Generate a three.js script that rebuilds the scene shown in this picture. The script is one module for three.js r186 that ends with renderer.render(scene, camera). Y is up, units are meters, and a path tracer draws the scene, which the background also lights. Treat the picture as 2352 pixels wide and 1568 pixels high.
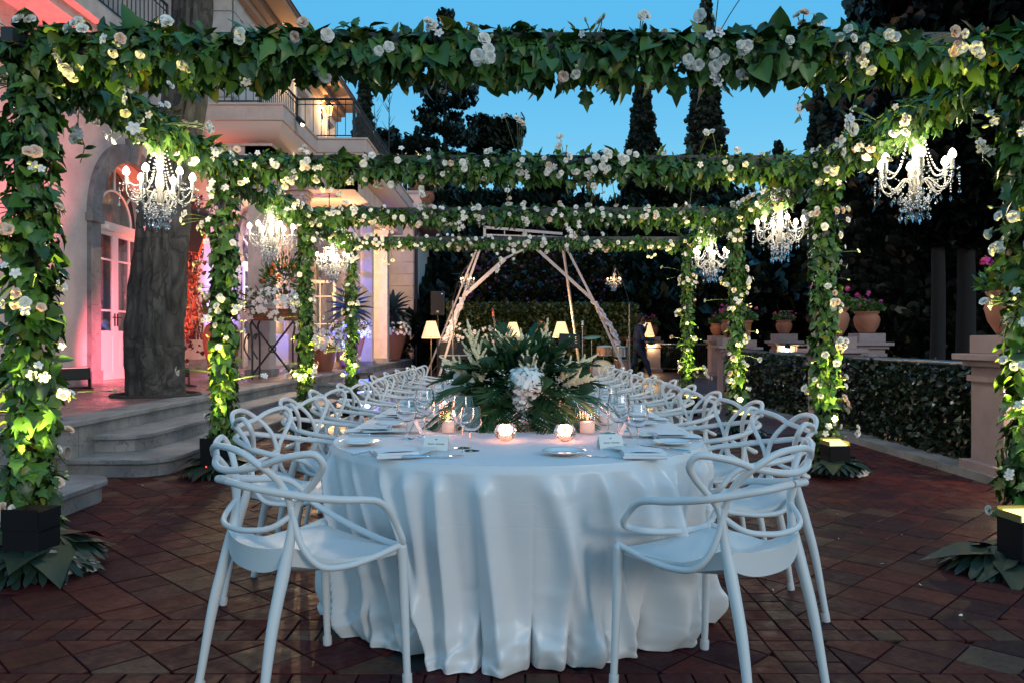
import * as THREE from 'three';
import { mergeGeometries, mergeVertices, toCreasedNormals } from 'three/addons/utils/BufferGeometryUtils.js';
import { RoundedBoxGeometry } from 'three/addons/geometries/RoundedBoxGeometry.js';
import { MarchingCubes } from 'three/addons/objects/MarchingCubes.js';
import { ImprovedNoise } from 'three/addons/math/ImprovedNoise.js';

// ---------- camera, sky, sun, exposure ----------
const EYE = 1.15, FPX = 1800, CX = 1180, CY = 780;
const scene = new THREE.Scene();
const camera = new THREE.PerspectiveCamera(2 * Math.atan(784 / FPX) * 180 / Math.PI, 1024 / 682, 0.1, 900);
camera.position.set(0, EYE, 0); camera.lookAt(0, EYE, -10);
camera.setViewOffset(1024, 682, -1.74, 1.74, 1024, 682);
const renderer = new THREE.WebGLRenderer({ antialias: true });
renderer.setSize(1024, 682);
renderer.toneMapping = THREE.LinearToneMapping; renderer.toneMappingExposure = 1;
renderer.shadowMap.enabled = true;
{ // dusk sky after sunset: clear blue ahead, paler where the sun went down, behind the camera
  const W = 512, H = 256, d = new Float32Array(W * H * 4);
  const mix = (a, b, t) => a + (b - a) * t, ss = (a, b, x) => { const t = Math.min(1, Math.max(0, (x - a) / (b - a))); return t * t * (3 - 2 * t); };
  for (let j = 0; j < H; j++) for (let i = 0; i < W; i++) {
    const el = ((j + .5) / H - .5) * Math.PI, az = ((i + .5) / W - .5) * 2 * Math.PI;   // az 0 = +x
    const dx = Math.cos(az) * Math.cos(el), dz = Math.sin(az) * Math.cos(el), e = Math.sin(Math.max(0, el));
    const low = [.34, .80, 1.0], mid = [.11, .50, .87], top = [.085, .38, .74];
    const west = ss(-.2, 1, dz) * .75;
    const c = [0, 1, 2].map(k => { let v = mix(low[k], mid[k], ss(0, .38, e)); v = mix(v, top[k], ss(.35, 1, e)); return v; });
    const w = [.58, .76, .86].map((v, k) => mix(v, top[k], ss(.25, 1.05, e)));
    const o = (j * W + i) * 4;
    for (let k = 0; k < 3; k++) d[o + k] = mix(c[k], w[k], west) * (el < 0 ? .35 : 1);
    d[o + 3] = 1;
  }
  const t = new THREE.DataTexture(d, W, H, THREE.RGBAFormat, THREE.FloatType);
  t.mapping = THREE.EquirectangularReflectionMapping; t.magFilter = t.minFilter = THREE.LinearFilter; t.needsUpdate = true;
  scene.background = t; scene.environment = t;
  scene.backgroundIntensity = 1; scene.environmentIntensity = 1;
}
const sun = new THREE.DirectionalLight(0xfff2e4, .85);          // last glow of the western sky, very soft
sun.position.set(17, 8, 13); sun.target.position.set(0, 0, -8); sun.castShadow = true; sun.shadow.radius = 26;
Object.assign(sun.shadow.camera, { left: -22, right: 22, top: 18, bottom: -18, near: 1, far: 90 });
scene.add(sun, sun.target);

// ---------- helpers ----------
let seed = 7;
const rnd = () => { seed = (seed + 0x6D2B79F5) | 0; let t = Math.imul(seed ^ (seed >>> 15), 1 | seed); t = (t + Math.imul(t ^ (t >>> 7), 61 | t)) ^ t; return ((t ^ (t >>> 14)) >>> 0) / 4294967296; };
const rr = (a, b) => a + (b - a) * rnd(), pick = a => a[Math.floor(rnd() * a.length)], TAU = Math.PI * 2;
const V = (x, y, z) => new THREE.Vector3(x, y, z);
const lerp = (a, b, t) => a + (b - a) * t, smooth = (a, b, x) => { const t = Math.min(1, Math.max(0, (x - a) / (b - a))); return t * t * (3 - 2 * t); };
const pn = new ImprovedNoise();
const at = (x, y, d) => V((x - CX) / FPX * d, EYE - (y - CY) / FPX * d, -d);      // a picture point and a distance make a place
const col = (r, g, b) => new THREE.Color().setRGB(r, g, b);
const used = new Map();
function numbered(n) { const k = used.get(n) || 0; used.set(n, k + 1); return k ? `${n}_${String(k).padStart(3, '0')}` : n; }
function shade(o) { o.castShadow = o.receiveShadow = true; return o; }
function tag(o, label, category, group, kind) { if (label) o.userData.label = label; if (category) o.userData.category = category; if (group) o.userData.group = group; if (kind) o.userData.kind = kind; return o; }
function thing(name, label, category, pos = [0, 0, 0], turn = 0, group) { const o = new THREE.Group(); o.name = numbered(name); scene.add(o); o.position.set(...pos); o.rotation.y = turn; return tag(o, label, category, group); }
function part(name, geo, m, parent, label) { const o = shade(new THREE.Mesh(Array.isArray(geo) ? merge(geo) : geo, m)); o.name = parent === scene ? numbered(name) : name; parent.add(o); if (label) o.userData.label = label; return o; }
function struct(name, geo, m) { const o = part(name, geo, m, scene); o.userData.kind = 'structure'; return o; }
function dup(src, pos, turn, label, group) { const base = src.name.replace(/_\d{3}$/, ''), c = src.clone(); c.name = numbered(base); scene.add(c); c.position.set(...pos); c.rotation.y = turn; c.userData = { ...src.userData }; if (label) c.userData.label = label; if (group) c.userData.group = group; return c; }
function norm(g) { const h = g.index ? g.toNonIndexed() : g; for (const k of Object.keys(h.attributes)) if (!['position', 'normal', 'uv'].includes(k)) h.deleteAttribute(k); if (!h.attributes.normal) h.computeVertexNormals(); if (!h.attributes.uv) h.setAttribute('uv', new THREE.BufferAttribute(new Float32Array(h.attributes.position.count * 2), 2)); h.morphAttributes = {}; return h; }
function merge(list) { return list.length === 1 ? list[0] : mergeGeometries(list.map(norm)); }
const M4 = (p, e = [0, 0, 0], s = [1, 1, 1]) => new THREE.Matrix4().compose(V(...p), new THREE.Quaternion().setFromEuler(new THREE.Euler(...e)), V(...s));
const put = (g, p, e, s) => g.applyMatrix4(M4(p, e, s));
function metric(g, k = 1) { // uv in metres by the way each face points
  g = norm(g); const p = g.attributes.position, u = new Float32Array(p.count * 2), a = V(), b = V(), c = V(), n = V();
  for (let i = 0; i < p.count; i += 3) {
    a.fromBufferAttribute(p, i); b.fromBufferAttribute(p, i + 1); c.fromBufferAttribute(p, i + 2);
    n.crossVectors(b.clone().sub(a), c.clone().sub(a)); const x = Math.abs(n.x), y = Math.abs(n.y), z = Math.abs(n.z);
    [a, b, c].forEach((v, j) => { const o = (i + j) * 2; if (y >= x && y >= z) { u[o] = v.x; u[o + 1] = v.z; } else if (x >= z) { u[o] = v.z; u[o + 1] = v.y; } else { u[o] = v.x; u[o + 1] = v.y; } u[o] *= k; u[o + 1] *= k; });
  }
  g.setAttribute('uv', new THREE.BufferAttribute(u, 2)); return g;
}
const bx = (w, h, d, x = 0, y = 0, z = 0, r = 0) => { const g = r ? new RoundedBoxGeometry(w, h, d, 2, r) : new THREE.BoxGeometry(w, h, d); g.translate(x, y, z); return g; };
const span = (x0, x1, y0, y1, z0, z1, r = 0) => bx(Math.abs(x1 - x0), Math.abs(y1 - y0), Math.abs(z1 - z0), (x0 + x1) / 2, (y0 + y1) / 2, (z0 + z1) / 2, r);
const mbx = (...a) => metric(span(...a));
function rod(a, b, r0, r1 = r0, n = 10) { const d = b.clone().sub(a), L = d.length(), g = new THREE.CylinderGeometry(r1, r0, L, n); g.applyQuaternion(new THREE.Quaternion().setFromUnitVectors(V(0, 1, 0), d.normalize())); g.translate((a.x + b.x) / 2, (a.y + b.y) / 2, (a.z + b.z) / 2); return g; }
function bar(a, b, w, d) { const v = b.clone().sub(a), L = v.length(), g = new THREE.BoxGeometry(w, L, d); g.applyQuaternion(new THREE.Quaternion().setFromUnitVectors(V(0, 1, 0), v.normalize())); g.translate((a.x + b.x) / 2, (a.y + b.y) / 2, (a.z + b.z) / 2); return g; }
function tube(pts, r, seg = 48, n = 10, closed = false) { // smooth tube through points; r a number or [t, r] keys
  const c = new THREE.CatmullRomCurve3(pts.map(p => Array.isArray(p) ? V(...p) : p), closed, 'centripetal'), g = new THREE.TubeGeometry(c, seg, 1, n, closed), P = g.attributes.position, Nn = g.attributes.normal;
  const rad = typeof r === 'number' ? () => r : t => { let k = 0; while (k < r.length - 2 && t > r[k + 1][0]) k++; return lerp(r[k][1], r[k + 1][1], smooth(r[k][0], r[k + 1][0], t)); };
  for (let i = 0; i <= seg; i++) { const q = c.getPointAt(closed ? (i % seg) / seg : i / seg), R = rad(i / seg); for (let j = 0; j <= n; j++) { const o = i * (n + 1) + j; P.setXYZ(o, q.x + Nn.getX(o) * R, q.y + Nn.getY(o) * R, q.z + Nn.getZ(o) * R); } }
  if (closed) return g;
  const caps = [0, 1].map(t => { const q = c.getPointAt(t), R = rad(t), s = new THREE.SphereGeometry(R, n, 6); s.translate(q.x, q.y, q.z); return s; });
  return merge([g, ...caps]);
}
const lathe = (pts, n = 20) => new THREE.LatheGeometry(pts.map(p => new THREE.Vector2(p[0], p[1])), n);
function quads(rows) { // a sheet through a grid of points
  const h = rows.length, w = rows[0].length, p = [], u = [], ix = [];
  rows.forEach((r, j) => r.forEach((q, i) => { p.push(q.x, q.y, q.z); u.push(i / (w - 1), j / (h - 1)); }));
  for (let j = 0; j < h - 1; j++) for (let i = 0; i < w - 1; i++) { const a = j * w + i, b = a + 1, c = a + w, d = c + 1; ix.push(a, b, c, b, d, c); }
  const g = new THREE.BufferGeometry(); g.setAttribute('position', new THREE.Float32BufferAttribute(p, 3)); g.setAttribute('uv', new THREE.Float32BufferAttribute(u, 2)); g.setIndex(ix); g.computeVertexNormals(); return g;
}
function scatter(name, geo, m, mats, parent, colors, kind = 'stuff') { const o = new THREE.InstancedMesh(geo, m, mats.length); mats.forEach((x, i) => o.setMatrixAt(i, x)); if (colors) colors.forEach((c, i) => o.setColorAt(i, c)); o.name = parent === scene ? numbered(name) : name; if (kind) o.userData.kind = kind; parent.add(shade(o)); return o; }
// ---------- textures ----------
const hash = (x, y, s) => { let h = Math.imul(x, 374761393) + Math.imul(y, 668265263) + Math.imul(s, 2147483647 ^ 0x5bd1e995); h = Math.imul(h ^ (h >>> 13), 1274126177); return ((h ^ (h >>> 16)) >>> 0) / 4294967296; };
function vn(x, y, per, s) { const xi = Math.floor(x), yi = Math.floor(y), fx = x - xi, fy = y - yi, w = k => ((k % per) + per) % per, sx = fx * fx * (3 - 2 * fx), sy = fy * fy * (3 - 2 * fy); return lerp(lerp(hash(w(xi), w(yi), s), hash(w(xi + 1), w(yi), s), sx), lerp(hash(w(xi), w(yi + 1), s), hash(w(xi + 1), w(yi + 1), s), sx), sy); }
function fbm(u, v, f, oct, s) { let a = .5, t = 0, n = 0; for (let k = 0; k < oct; k++) { t += a * vn(u * f, v * f, f, s + k); n += a; a *= .5; f *= 2; } return t / n; }
function tex(size, fn, rep = [1, 1], srgb = true) {
  const d = new Uint8Array(size * size * 4), g = c => Math.round(255 * (srgb ? (c <= .0031308 ? 12.92 * c : 1.055 * Math.pow(c, 1 / 2.4) - .055) : c));
  for (let j = 0; j < size; j++) for (let i = 0; i < size; i++) { const c = fn((i + .5) / size, (j + .5) / size), o = (j * size + i) * 4; for (let k = 0; k < 3; k++) d[o + k] = g(Math.min(1, Math.max(0, Array.isArray(c) ? c[k] : c))); d[o + 3] = 255; }
  const t = new THREE.DataTexture(d, size, size); t.wrapS = t.wrapT = THREE.RepeatWrapping; t.magFilter = THREE.LinearFilter; t.minFilter = THREE.LinearMipmapLinearFilter; t.generateMipmaps = true; t.repeat.set(...rep); if (srgb) t.colorSpace = THREE.SRGBColorSpace; t.needsUpdate = true; return t;
}
const mat = (c, rough = .6, o = {}) => new THREE.MeshStandardMaterial({ color: Array.isArray(c) ? col(...c) : c, roughness: rough, ...o });
const grain = tex(256, (u, v) => fbm(u, v, 16, 4, 3), [1, 1], false), soft = tex(256, (u, v) => .62 + .76 * (fbm(u, v, 4, 5, 11) - .5) + .25 * (fbm(u, v, 32, 2, 5) - .5), [1, 1], false);
const tone = (s, f, c0, c1, pw = 1, size = 256, extra) => tex(size, (u, v) => { const t = Math.pow(Math.min(1, Math.max(0, (fbm(u, v, f, 5, s) - .28) / .44)), pw); const r = [0, 1, 2].map(k => lerp(c0[k], c1[k], t)); return extra ? extra(u, v, r) : r; });
const white = [1, 1, 1];
// ---------- materials of the setting ----------
const plasterT = tone(21, 8, [.86, .86, .86], [1, 1, 1], 1, 512, (u, v, r) => { const s = fbm(u, v, 64, 2, 9) * .1; return r.map(c => c - s); });
const M = {
  plaster: mat([.62, .53, .50], .85, { map: plasterT, bumpMap: grain, bumpScale: .004 }), plasterWhite: mat([.66, .64, .63], .85, { map: plasterT }),
  stone: mat([.225, .24, .26], .7, { map: tone(31, 4, [.55, .56, .58], [1, .98, .95], 1, 512, (u, v, r) => { const k = Math.abs(fbm(u, v, 6, 5, 77) - .5); return k < .012 ? r.map(c => c * .62) : r; }), bumpMap: grain, bumpScale: .003 }),
  paving: mat([.27, .17, .155], .5, { map: tone(33, 6, [.68, .66, .66], [1, 1, 1], 1, 512), roughnessMap: soft }),
  paint: mat([.72, .70, .67], .45), iron: mat([.025, .03, .035], .45, { metalness: .3 }), black: mat([.012, .012, .014], .5), glassDark: new THREE.MeshPhysicalMaterial({ color: col(.9, .95, .97), transmission: 1, thickness: 0, roughness: .02, ior: 1.5 }),
  curtain: mat([.20, .18, .16], .9), dark: mat([.03, .028, .026], .9), roofTile: mat([.23, .11, .07], .8), terracotta: mat([.34, .13, .075], .75, { map: tone(41, 6, [.7, .72, .74], [1, 1, 1]) }),
  darkBark: mat([.010, .009, .009], .98), grout: mat([.03, .032, .034], .95), bark: mat([.095, .09, .088], .92, { map: tex(512, (u, v) => { const q = fbm(u, v, 4, 3, 57) * .3, s = fbm(u + q, v * .25, 20, 4, 51), w = fbm(u, v, 5, 4, 52), h = Math.abs(fbm(u + q * .6, v * .5, 10, 3, 58) - .5), k = (.15 + .8 * w + .9 * (s - .5)) * (h < .03 ? .45 : 1) + .08; return [k, k * .985, k * .98]; }), bumpMap: tex(256, (u, v) => fbm(u + fbm(u, v, 4, 2, 3) * .2, v * .25, 24, 4, 59), [1, 1], false), bumpScale: .03 }), steel: mat([.5, .5, .52], .3, { metalness: .9 }), brass: mat([.55, .36, .13], .3, { metalness: .9 }), cable: mat([.01, .01, .01], .6),
};
// ---------- terracotta floor: diagonal fields framed by bands of small bricks ----------
const FL = struct('terrace_floor', put(new THREE.PlaneGeometry(240, 240), [0, -.014, -60], [-Math.PI / 2, 0, 0]), M.grout);
{
  const tones = [[.095, .018, .016], [.068, .015, .017], [.05, .014, .018], [.08, .027, .022], [.105, .05, .034], [.12, .066, .045]], wts = [.35, .27, .21, .09, .05, .03];
  const tm = tone(61, 5, [.62, .62, .66], [1.0, 1, 1], 1, 256, (u, v, r) => { const s = fbm(u, v, 48, 2, 4); return s > .66 ? r.map(c => c * .7) : r; });
  const ms = tones.map(c => new THREE.MeshPhysicalMaterial({ color: col(...c), roughness: .95, specularIntensity: .22, map: tm, roughnessMap: soft, bumpMap: grain, bumpScale: .0025 }));
  const bandsX = [[-4.82, -4.6], [-2.47, -2.25], [.955, 1.175], [3.3, 3.52]], bandsZ = [[2.1, 2.7], [3.0, 3.22], [5.35, 5.57], [7.7, 7.92], [10.05, 10.27]];
  function clip(p, ax, lim, sgn) { const o = []; for (let i = 0; i < p.length; i++) { const a = p[i], b = p[(i + 1) % p.length], da = sgn * (lim - a[ax]), db = sgn * (lim - b[ax]); if (da >= 0) o.push(a); if (da * db < 0) { const t = da / (da - db); o.push([lerp(a[0], b[0], t), lerp(a[1], b[1], t)]); } } return o; }
  function inset(p, d) { const n = p.length, o = []; for (let i = 0; i < n; i++) { const a = p[(i + n - 1) % n], b = p[i], c = p[(i + 1) % n]; const e = (q, r) => { const l = Math.hypot(r[0] - q[0], r[1] - q[1]) || 1; return [(r[0] - q[0]) / l, (r[1] - q[1]) / l]; }; const u = e(a, b), w = e(b, c), cr = u[0] * w[1] - u[1] * w[0]; if (Math.abs(cr) < .05) { o.push([b[0] - u[1] * d, b[1] + u[0] * d]); continue; } o.push([b[0] + (w[0] - u[0]) * d / cr, b[1] + (w[1] - u[1]) * d / cr]); } return o; }
  function prism(p, y0, y1, ch) { // chamfered tile; p runs counter-clockwise in (x, depth)
    const q = inset(p, ch), pos = [], tri = (a, b, c) => pos.push(...a, ...b, ...c), P = (v, y) => [v[0], y, -v[1]], n = p.length;
    for (let i = 1; i < n - 1; i++) tri(P(q[0], y1), P(q[i], y1), P(q[i + 1], y1));
    for (let i = 0; i < n; i++) { const j = (i + 1) % n; tri(P(p[i], y1 - ch), P(p[j], y1 - ch), P(q[j], y1)); tri(P(p[i], y1 - ch), P(q[j], y1), P(q[i], y1)); tri(P(p[i], y0), P(p[j], y0), P(p[j], y1 - ch)); tri(P(p[i], y0), P(p[j], y1 - ch), P(p[i], y1 - ch)); }
    const g = new THREE.BufferGeometry(); g.setAttribute('position', new THREE.Float32BufferAttribute(pos, 3)); g.computeVertexNormals(); return metric(g, 1.7);
  }
  const list = [], area = p => { let s = 0; p.forEach((a, i) => { const b = p[(i + 1) % p.length]; s += a[0] * b[1] - b[0] * a[1]; }); return s / 2; };
  const tone1 = () => { let t = rnd(), k = 0; while (k < 5 && t > wts[k]) t -= wts[k++]; return k; };
  const add = p => {
    if (p.length < 3) return; p = p.filter((a, i) => { const b = p[(i + 1) % p.length]; return Math.hypot(a[0] - b[0], a[1] - b[1]) > .004; }); if (p.length < 3) return; let s = area(p); if (s < 0) { p.reverse(); s = -s; } if (s < .0012) return;
    const cx = p.reduce((t, a) => t + a[0], 0) / p.length, cz = p.reduce((t, a) => t + a[1], 0) / p.length;
    if (Math.abs(cx) > .66 * cz + 1.6 || cz > 9.6 || cx < -3.75 || cx > 4.5) return;
    const td = cz < 3.46 ? Math.hypot(cx - .02, cz - 3.46) : Math.abs(cx - .02); if (td < .68) return;
    list.push({ p, cx, cz, s });
  };
  const S = .2, xs = [-7, ...bandsX.flat(), 7], zs = [1.6, ...bandsZ.flat(), 12.4];
  for (let i = 0; i < xs.length - 1; i++) for (let j = 0; j < zs.length - 1; j++) {
    const x0 = xs[i], x1 = xs[i + 1], z0 = zs[j], z1 = zs[j + 1], bX = i % 2 === 1, bZ = j % 2 === 1;
    if (bX || bZ) { // brick bands
      const along = bZ ? 0 : 1, L0 = along ? z0 : x0, L1 = along ? z1 : x1, W0 = along ? x0 : z0, W1 = along ? x1 : z1, rows = Math.round((W1 - W0) / .11), st = .113, n = Math.max(1, Math.round((L1 - L0) / st));
      for (let r = 0; r < rows; r++) for (let k = 0; k < n; k++) { const a = lerp(L0, L1, k / n) + .0035, b = lerp(L0, L1, (k + 1) / n) - .0035, c = lerp(W0, W1, r / rows) + .002, d = lerp(W0, W1, (r + 1) / rows) - .002; add((along ? [[c, a], [d, a], [d, b], [c, b]] : [[a, c], [b, c], [b, d], [a, d]])); }
      continue;
    }
    const ox = x0 < 0 ? -1.332 : 1.302, oz = x0 < 0 ? 3.286 : 3.244, q = S / Math.SQRT2, h = q - .004;
    const R = Math.ceil(Math.max(x1 - x0, z1 - z0) / q) + 40;
    for (let a = -R; a <= R; a++) for (let b = -R; b <= R; b++) {
      const cx = ox + (a + b) * q, cz = oz + (a - b) * q; if (cx < x0 - q || cx > x1 + q || cz < z0 - q || cz > z1 + q) continue;
      let p = [[cx + h, cz], [cx, cz + h], [cx - h, cz], [cx, cz - h]], e = .003;
      p = clip(p, 0, x0 + e, -1); if (p.length) p = clip(p, 0, x1 - e, 1); if (p.length) p = clip(p, 1, z0 + e, -1); if (p.length) p = clip(p, 1, z1 - e, 1); add(p);
    }
  }
  list.sort((a, b) => b.s / b.cz ** 3 - a.s / a.cz ** 3);
  const inView = t => Math.abs(t.cx) < .655 * t.cz && t.cz > 2.62, rest = ms.map(() => []); let n = 0;
  for (const t of list) {
    const k = tone1(), y = rr(-.0015, .0015), own = n < 300 && inView(t), p = own ? t.p.map(a => [a[0] - t.cx, a[1] - t.cz]) : t.p;
    const g = prism(p, -.016, y, .0025), u = g.attributes.uv, du = rnd(), dv = rnd(); for (let i = 0; i < u.count; i++) u.setXY(i, u.getX(i) + du, u.getY(i) + dv);
    if (own) { n++; const m = part('tile', g, ms[k], FL); m.position.set(t.cx, 0, -t.cz); } else rest[k].push(g);
  }
  rest.forEach((r, k) => { if (r.length) part('distant_tiles', merge(r), ms[k], FL).userData.kind = 'stuff'; });
  const far = put(new THREE.PlaneGeometry(60, 60), [0, -.002, -39.6], [-Math.PI / 2, 0, 0]); part('far_paving', metric(far, 1), mat([.085, .024, .024], .7, { map: tex(512, (u, v) => { const a = (u + v) * 7 % 1, b = (u - v + 7) * 7 % 1; if (a < .04 || b < .04) return [.35, .5, .5]; const s = hash(Math.floor((u + v) * 7), Math.floor((u - v + 7) * 7), 5); return [.65 + .5 * s, .65 + .6 * s * s, .6 + .5 * s * s]; }), roughnessMap: soft }), FL);
}
// ---------- raised stone terrace with its steps on the left ----------
const TX = -3.72, TH = .46;
const TR = struct('raised_terrace', metric(span(-7.4, TX - .3, -.2, TH - .001, -2, -46)), M.stone);
{ // paving slabs, riser slabs and nosings
  const grp = (name, l) => l.forEach(g => part(name, metric(g), name === 'paving_slab' ? M.paving : M.stone, TR));
  for (let z = 4.2; z < 30; z += 1.25) {
    const e = Math.min(z + 1.245, 30);
    grp('edge_slab', [span(TX - .34, TX + .03, TH - .05, TH + .004, -z, -e, .012)]);
    grp('riser_slab', [span(TX - .3, TX - rr(0, .006), 0, TH - .05, -z, -e)]);
    if (z > 5.4) for (let x = 0; x < 3; x++) grp('paving_slab', [span(-6.7 + x * .88 + .004, -6.7 + (x + 1) * .88 - .004 + (x === 2 ? 0 : 0), TH - .04, TH + rr(0, .003), -z - .004, -e, .004)]);
  }
}
function flight(label, ends) { // rounded steps: [front x, near depth, far depth, top height, rounded near end, rounded far end]
  const t = tag(new THREE.Group(), label, 'steps'); t.name = numbered('stone_steps'); t.userData.kind = 'structure'; delete t.userData.category; scene.add(t);
  for (const [fx, z0, z1, y, rn, rf] of ends) {
    const R = .28, block = (h0, h1, grow, name, a, b, ra, rb) => {
      const s = new THREE.Shape(), F = fx + grow, B = TX - .02; s.moveTo(B, a - (ra ? grow : 0));
      if (ra) { s.lineTo(F - R, a - grow); s.absarc(F - R, a - grow + R, R, -Math.PI / 2, 0, false); } else s.lineTo(F, a);
      if (rb) { s.lineTo(F, b + grow - R); s.absarc(F - R, b + grow - R, R, 0, Math.PI / 2, false); s.lineTo(B, b + grow); } else { s.lineTo(F, b); s.lineTo(B, b); }
      const be = name === 'tread_slab' ? .012 : .003, g = new THREE.ExtrudeGeometry(s, { depth: h1 - h0 - 2 * be, bevelEnabled: true, bevelSize: be, bevelThickness: be, bevelSegments: 3, bevelOffset: -be, curveSegments: 10 });
      g.rotateX(-Math.PI / 2); g.translate(0, h0 + be, 0); part(name, metric(g), M.stone, t);
    };
    const n = Math.max(1, Math.round((z1 - z0) / 1.5)), h = .153;
    for (let k = 0; k < n; k++) { const a = lerp(z0, z1, k / n) + (k ? .002 : 0), b = lerp(z0, z1, (k + 1) / n) - (k < n - 1 ? .002 : 0), ra = rn && k === 0, rb = rf && k === n - 1; block(y - h, y - .045, 0, 'riser_slab', a, b, ra, rb); block(y - .045, y, .028, 'tread_slab', a, b, ra, rb); }
  }
  return t;
}
flight('grey stone steps with rounded corners leading up to the terrace beside the tree', [[-2.93, 6.55, 13.2, .153, 1, 1], [-3.32, 6.95, 12.8, .306, 1, 1]]);
flight('end of a grey stone step behind the nearest left flower post', [[-2.93, 2.2, 5.78, .153, 0, 1], [-3.32, 2.2, 5.35, .306, 0, 1]]);
flight('far stone steps lit blue beyond the third left flower post', [[-2.75, 14.6, 24, .153, 1, 1], [-3.25, 15, 23.6, .306, 1, 1]]);
{ const t = thing('drain_pipe', 'short grey drain pipe stub sticking out of the terrace wall', 'pipe', [TX, .24, -6.32], 0); part('pipe', [put(new THREE.CylinderGeometry(.055, .055, .12, 20, 1, true), [.06, 0, 0], [0, 0, Math.PI / 2]), put(new THREE.CylinderGeometry(.045, .045, .12, 20, 1, true), [.06, 0, 0], [0, 0, Math.PI / 2]), put(new THREE.RingGeometry(.045, .055, 20), [.12, 0, 0], [0, Math.PI / 2, 0])], mat([.3, .28, .27], .6, { side: THREE.DoubleSide }), t); }
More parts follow.
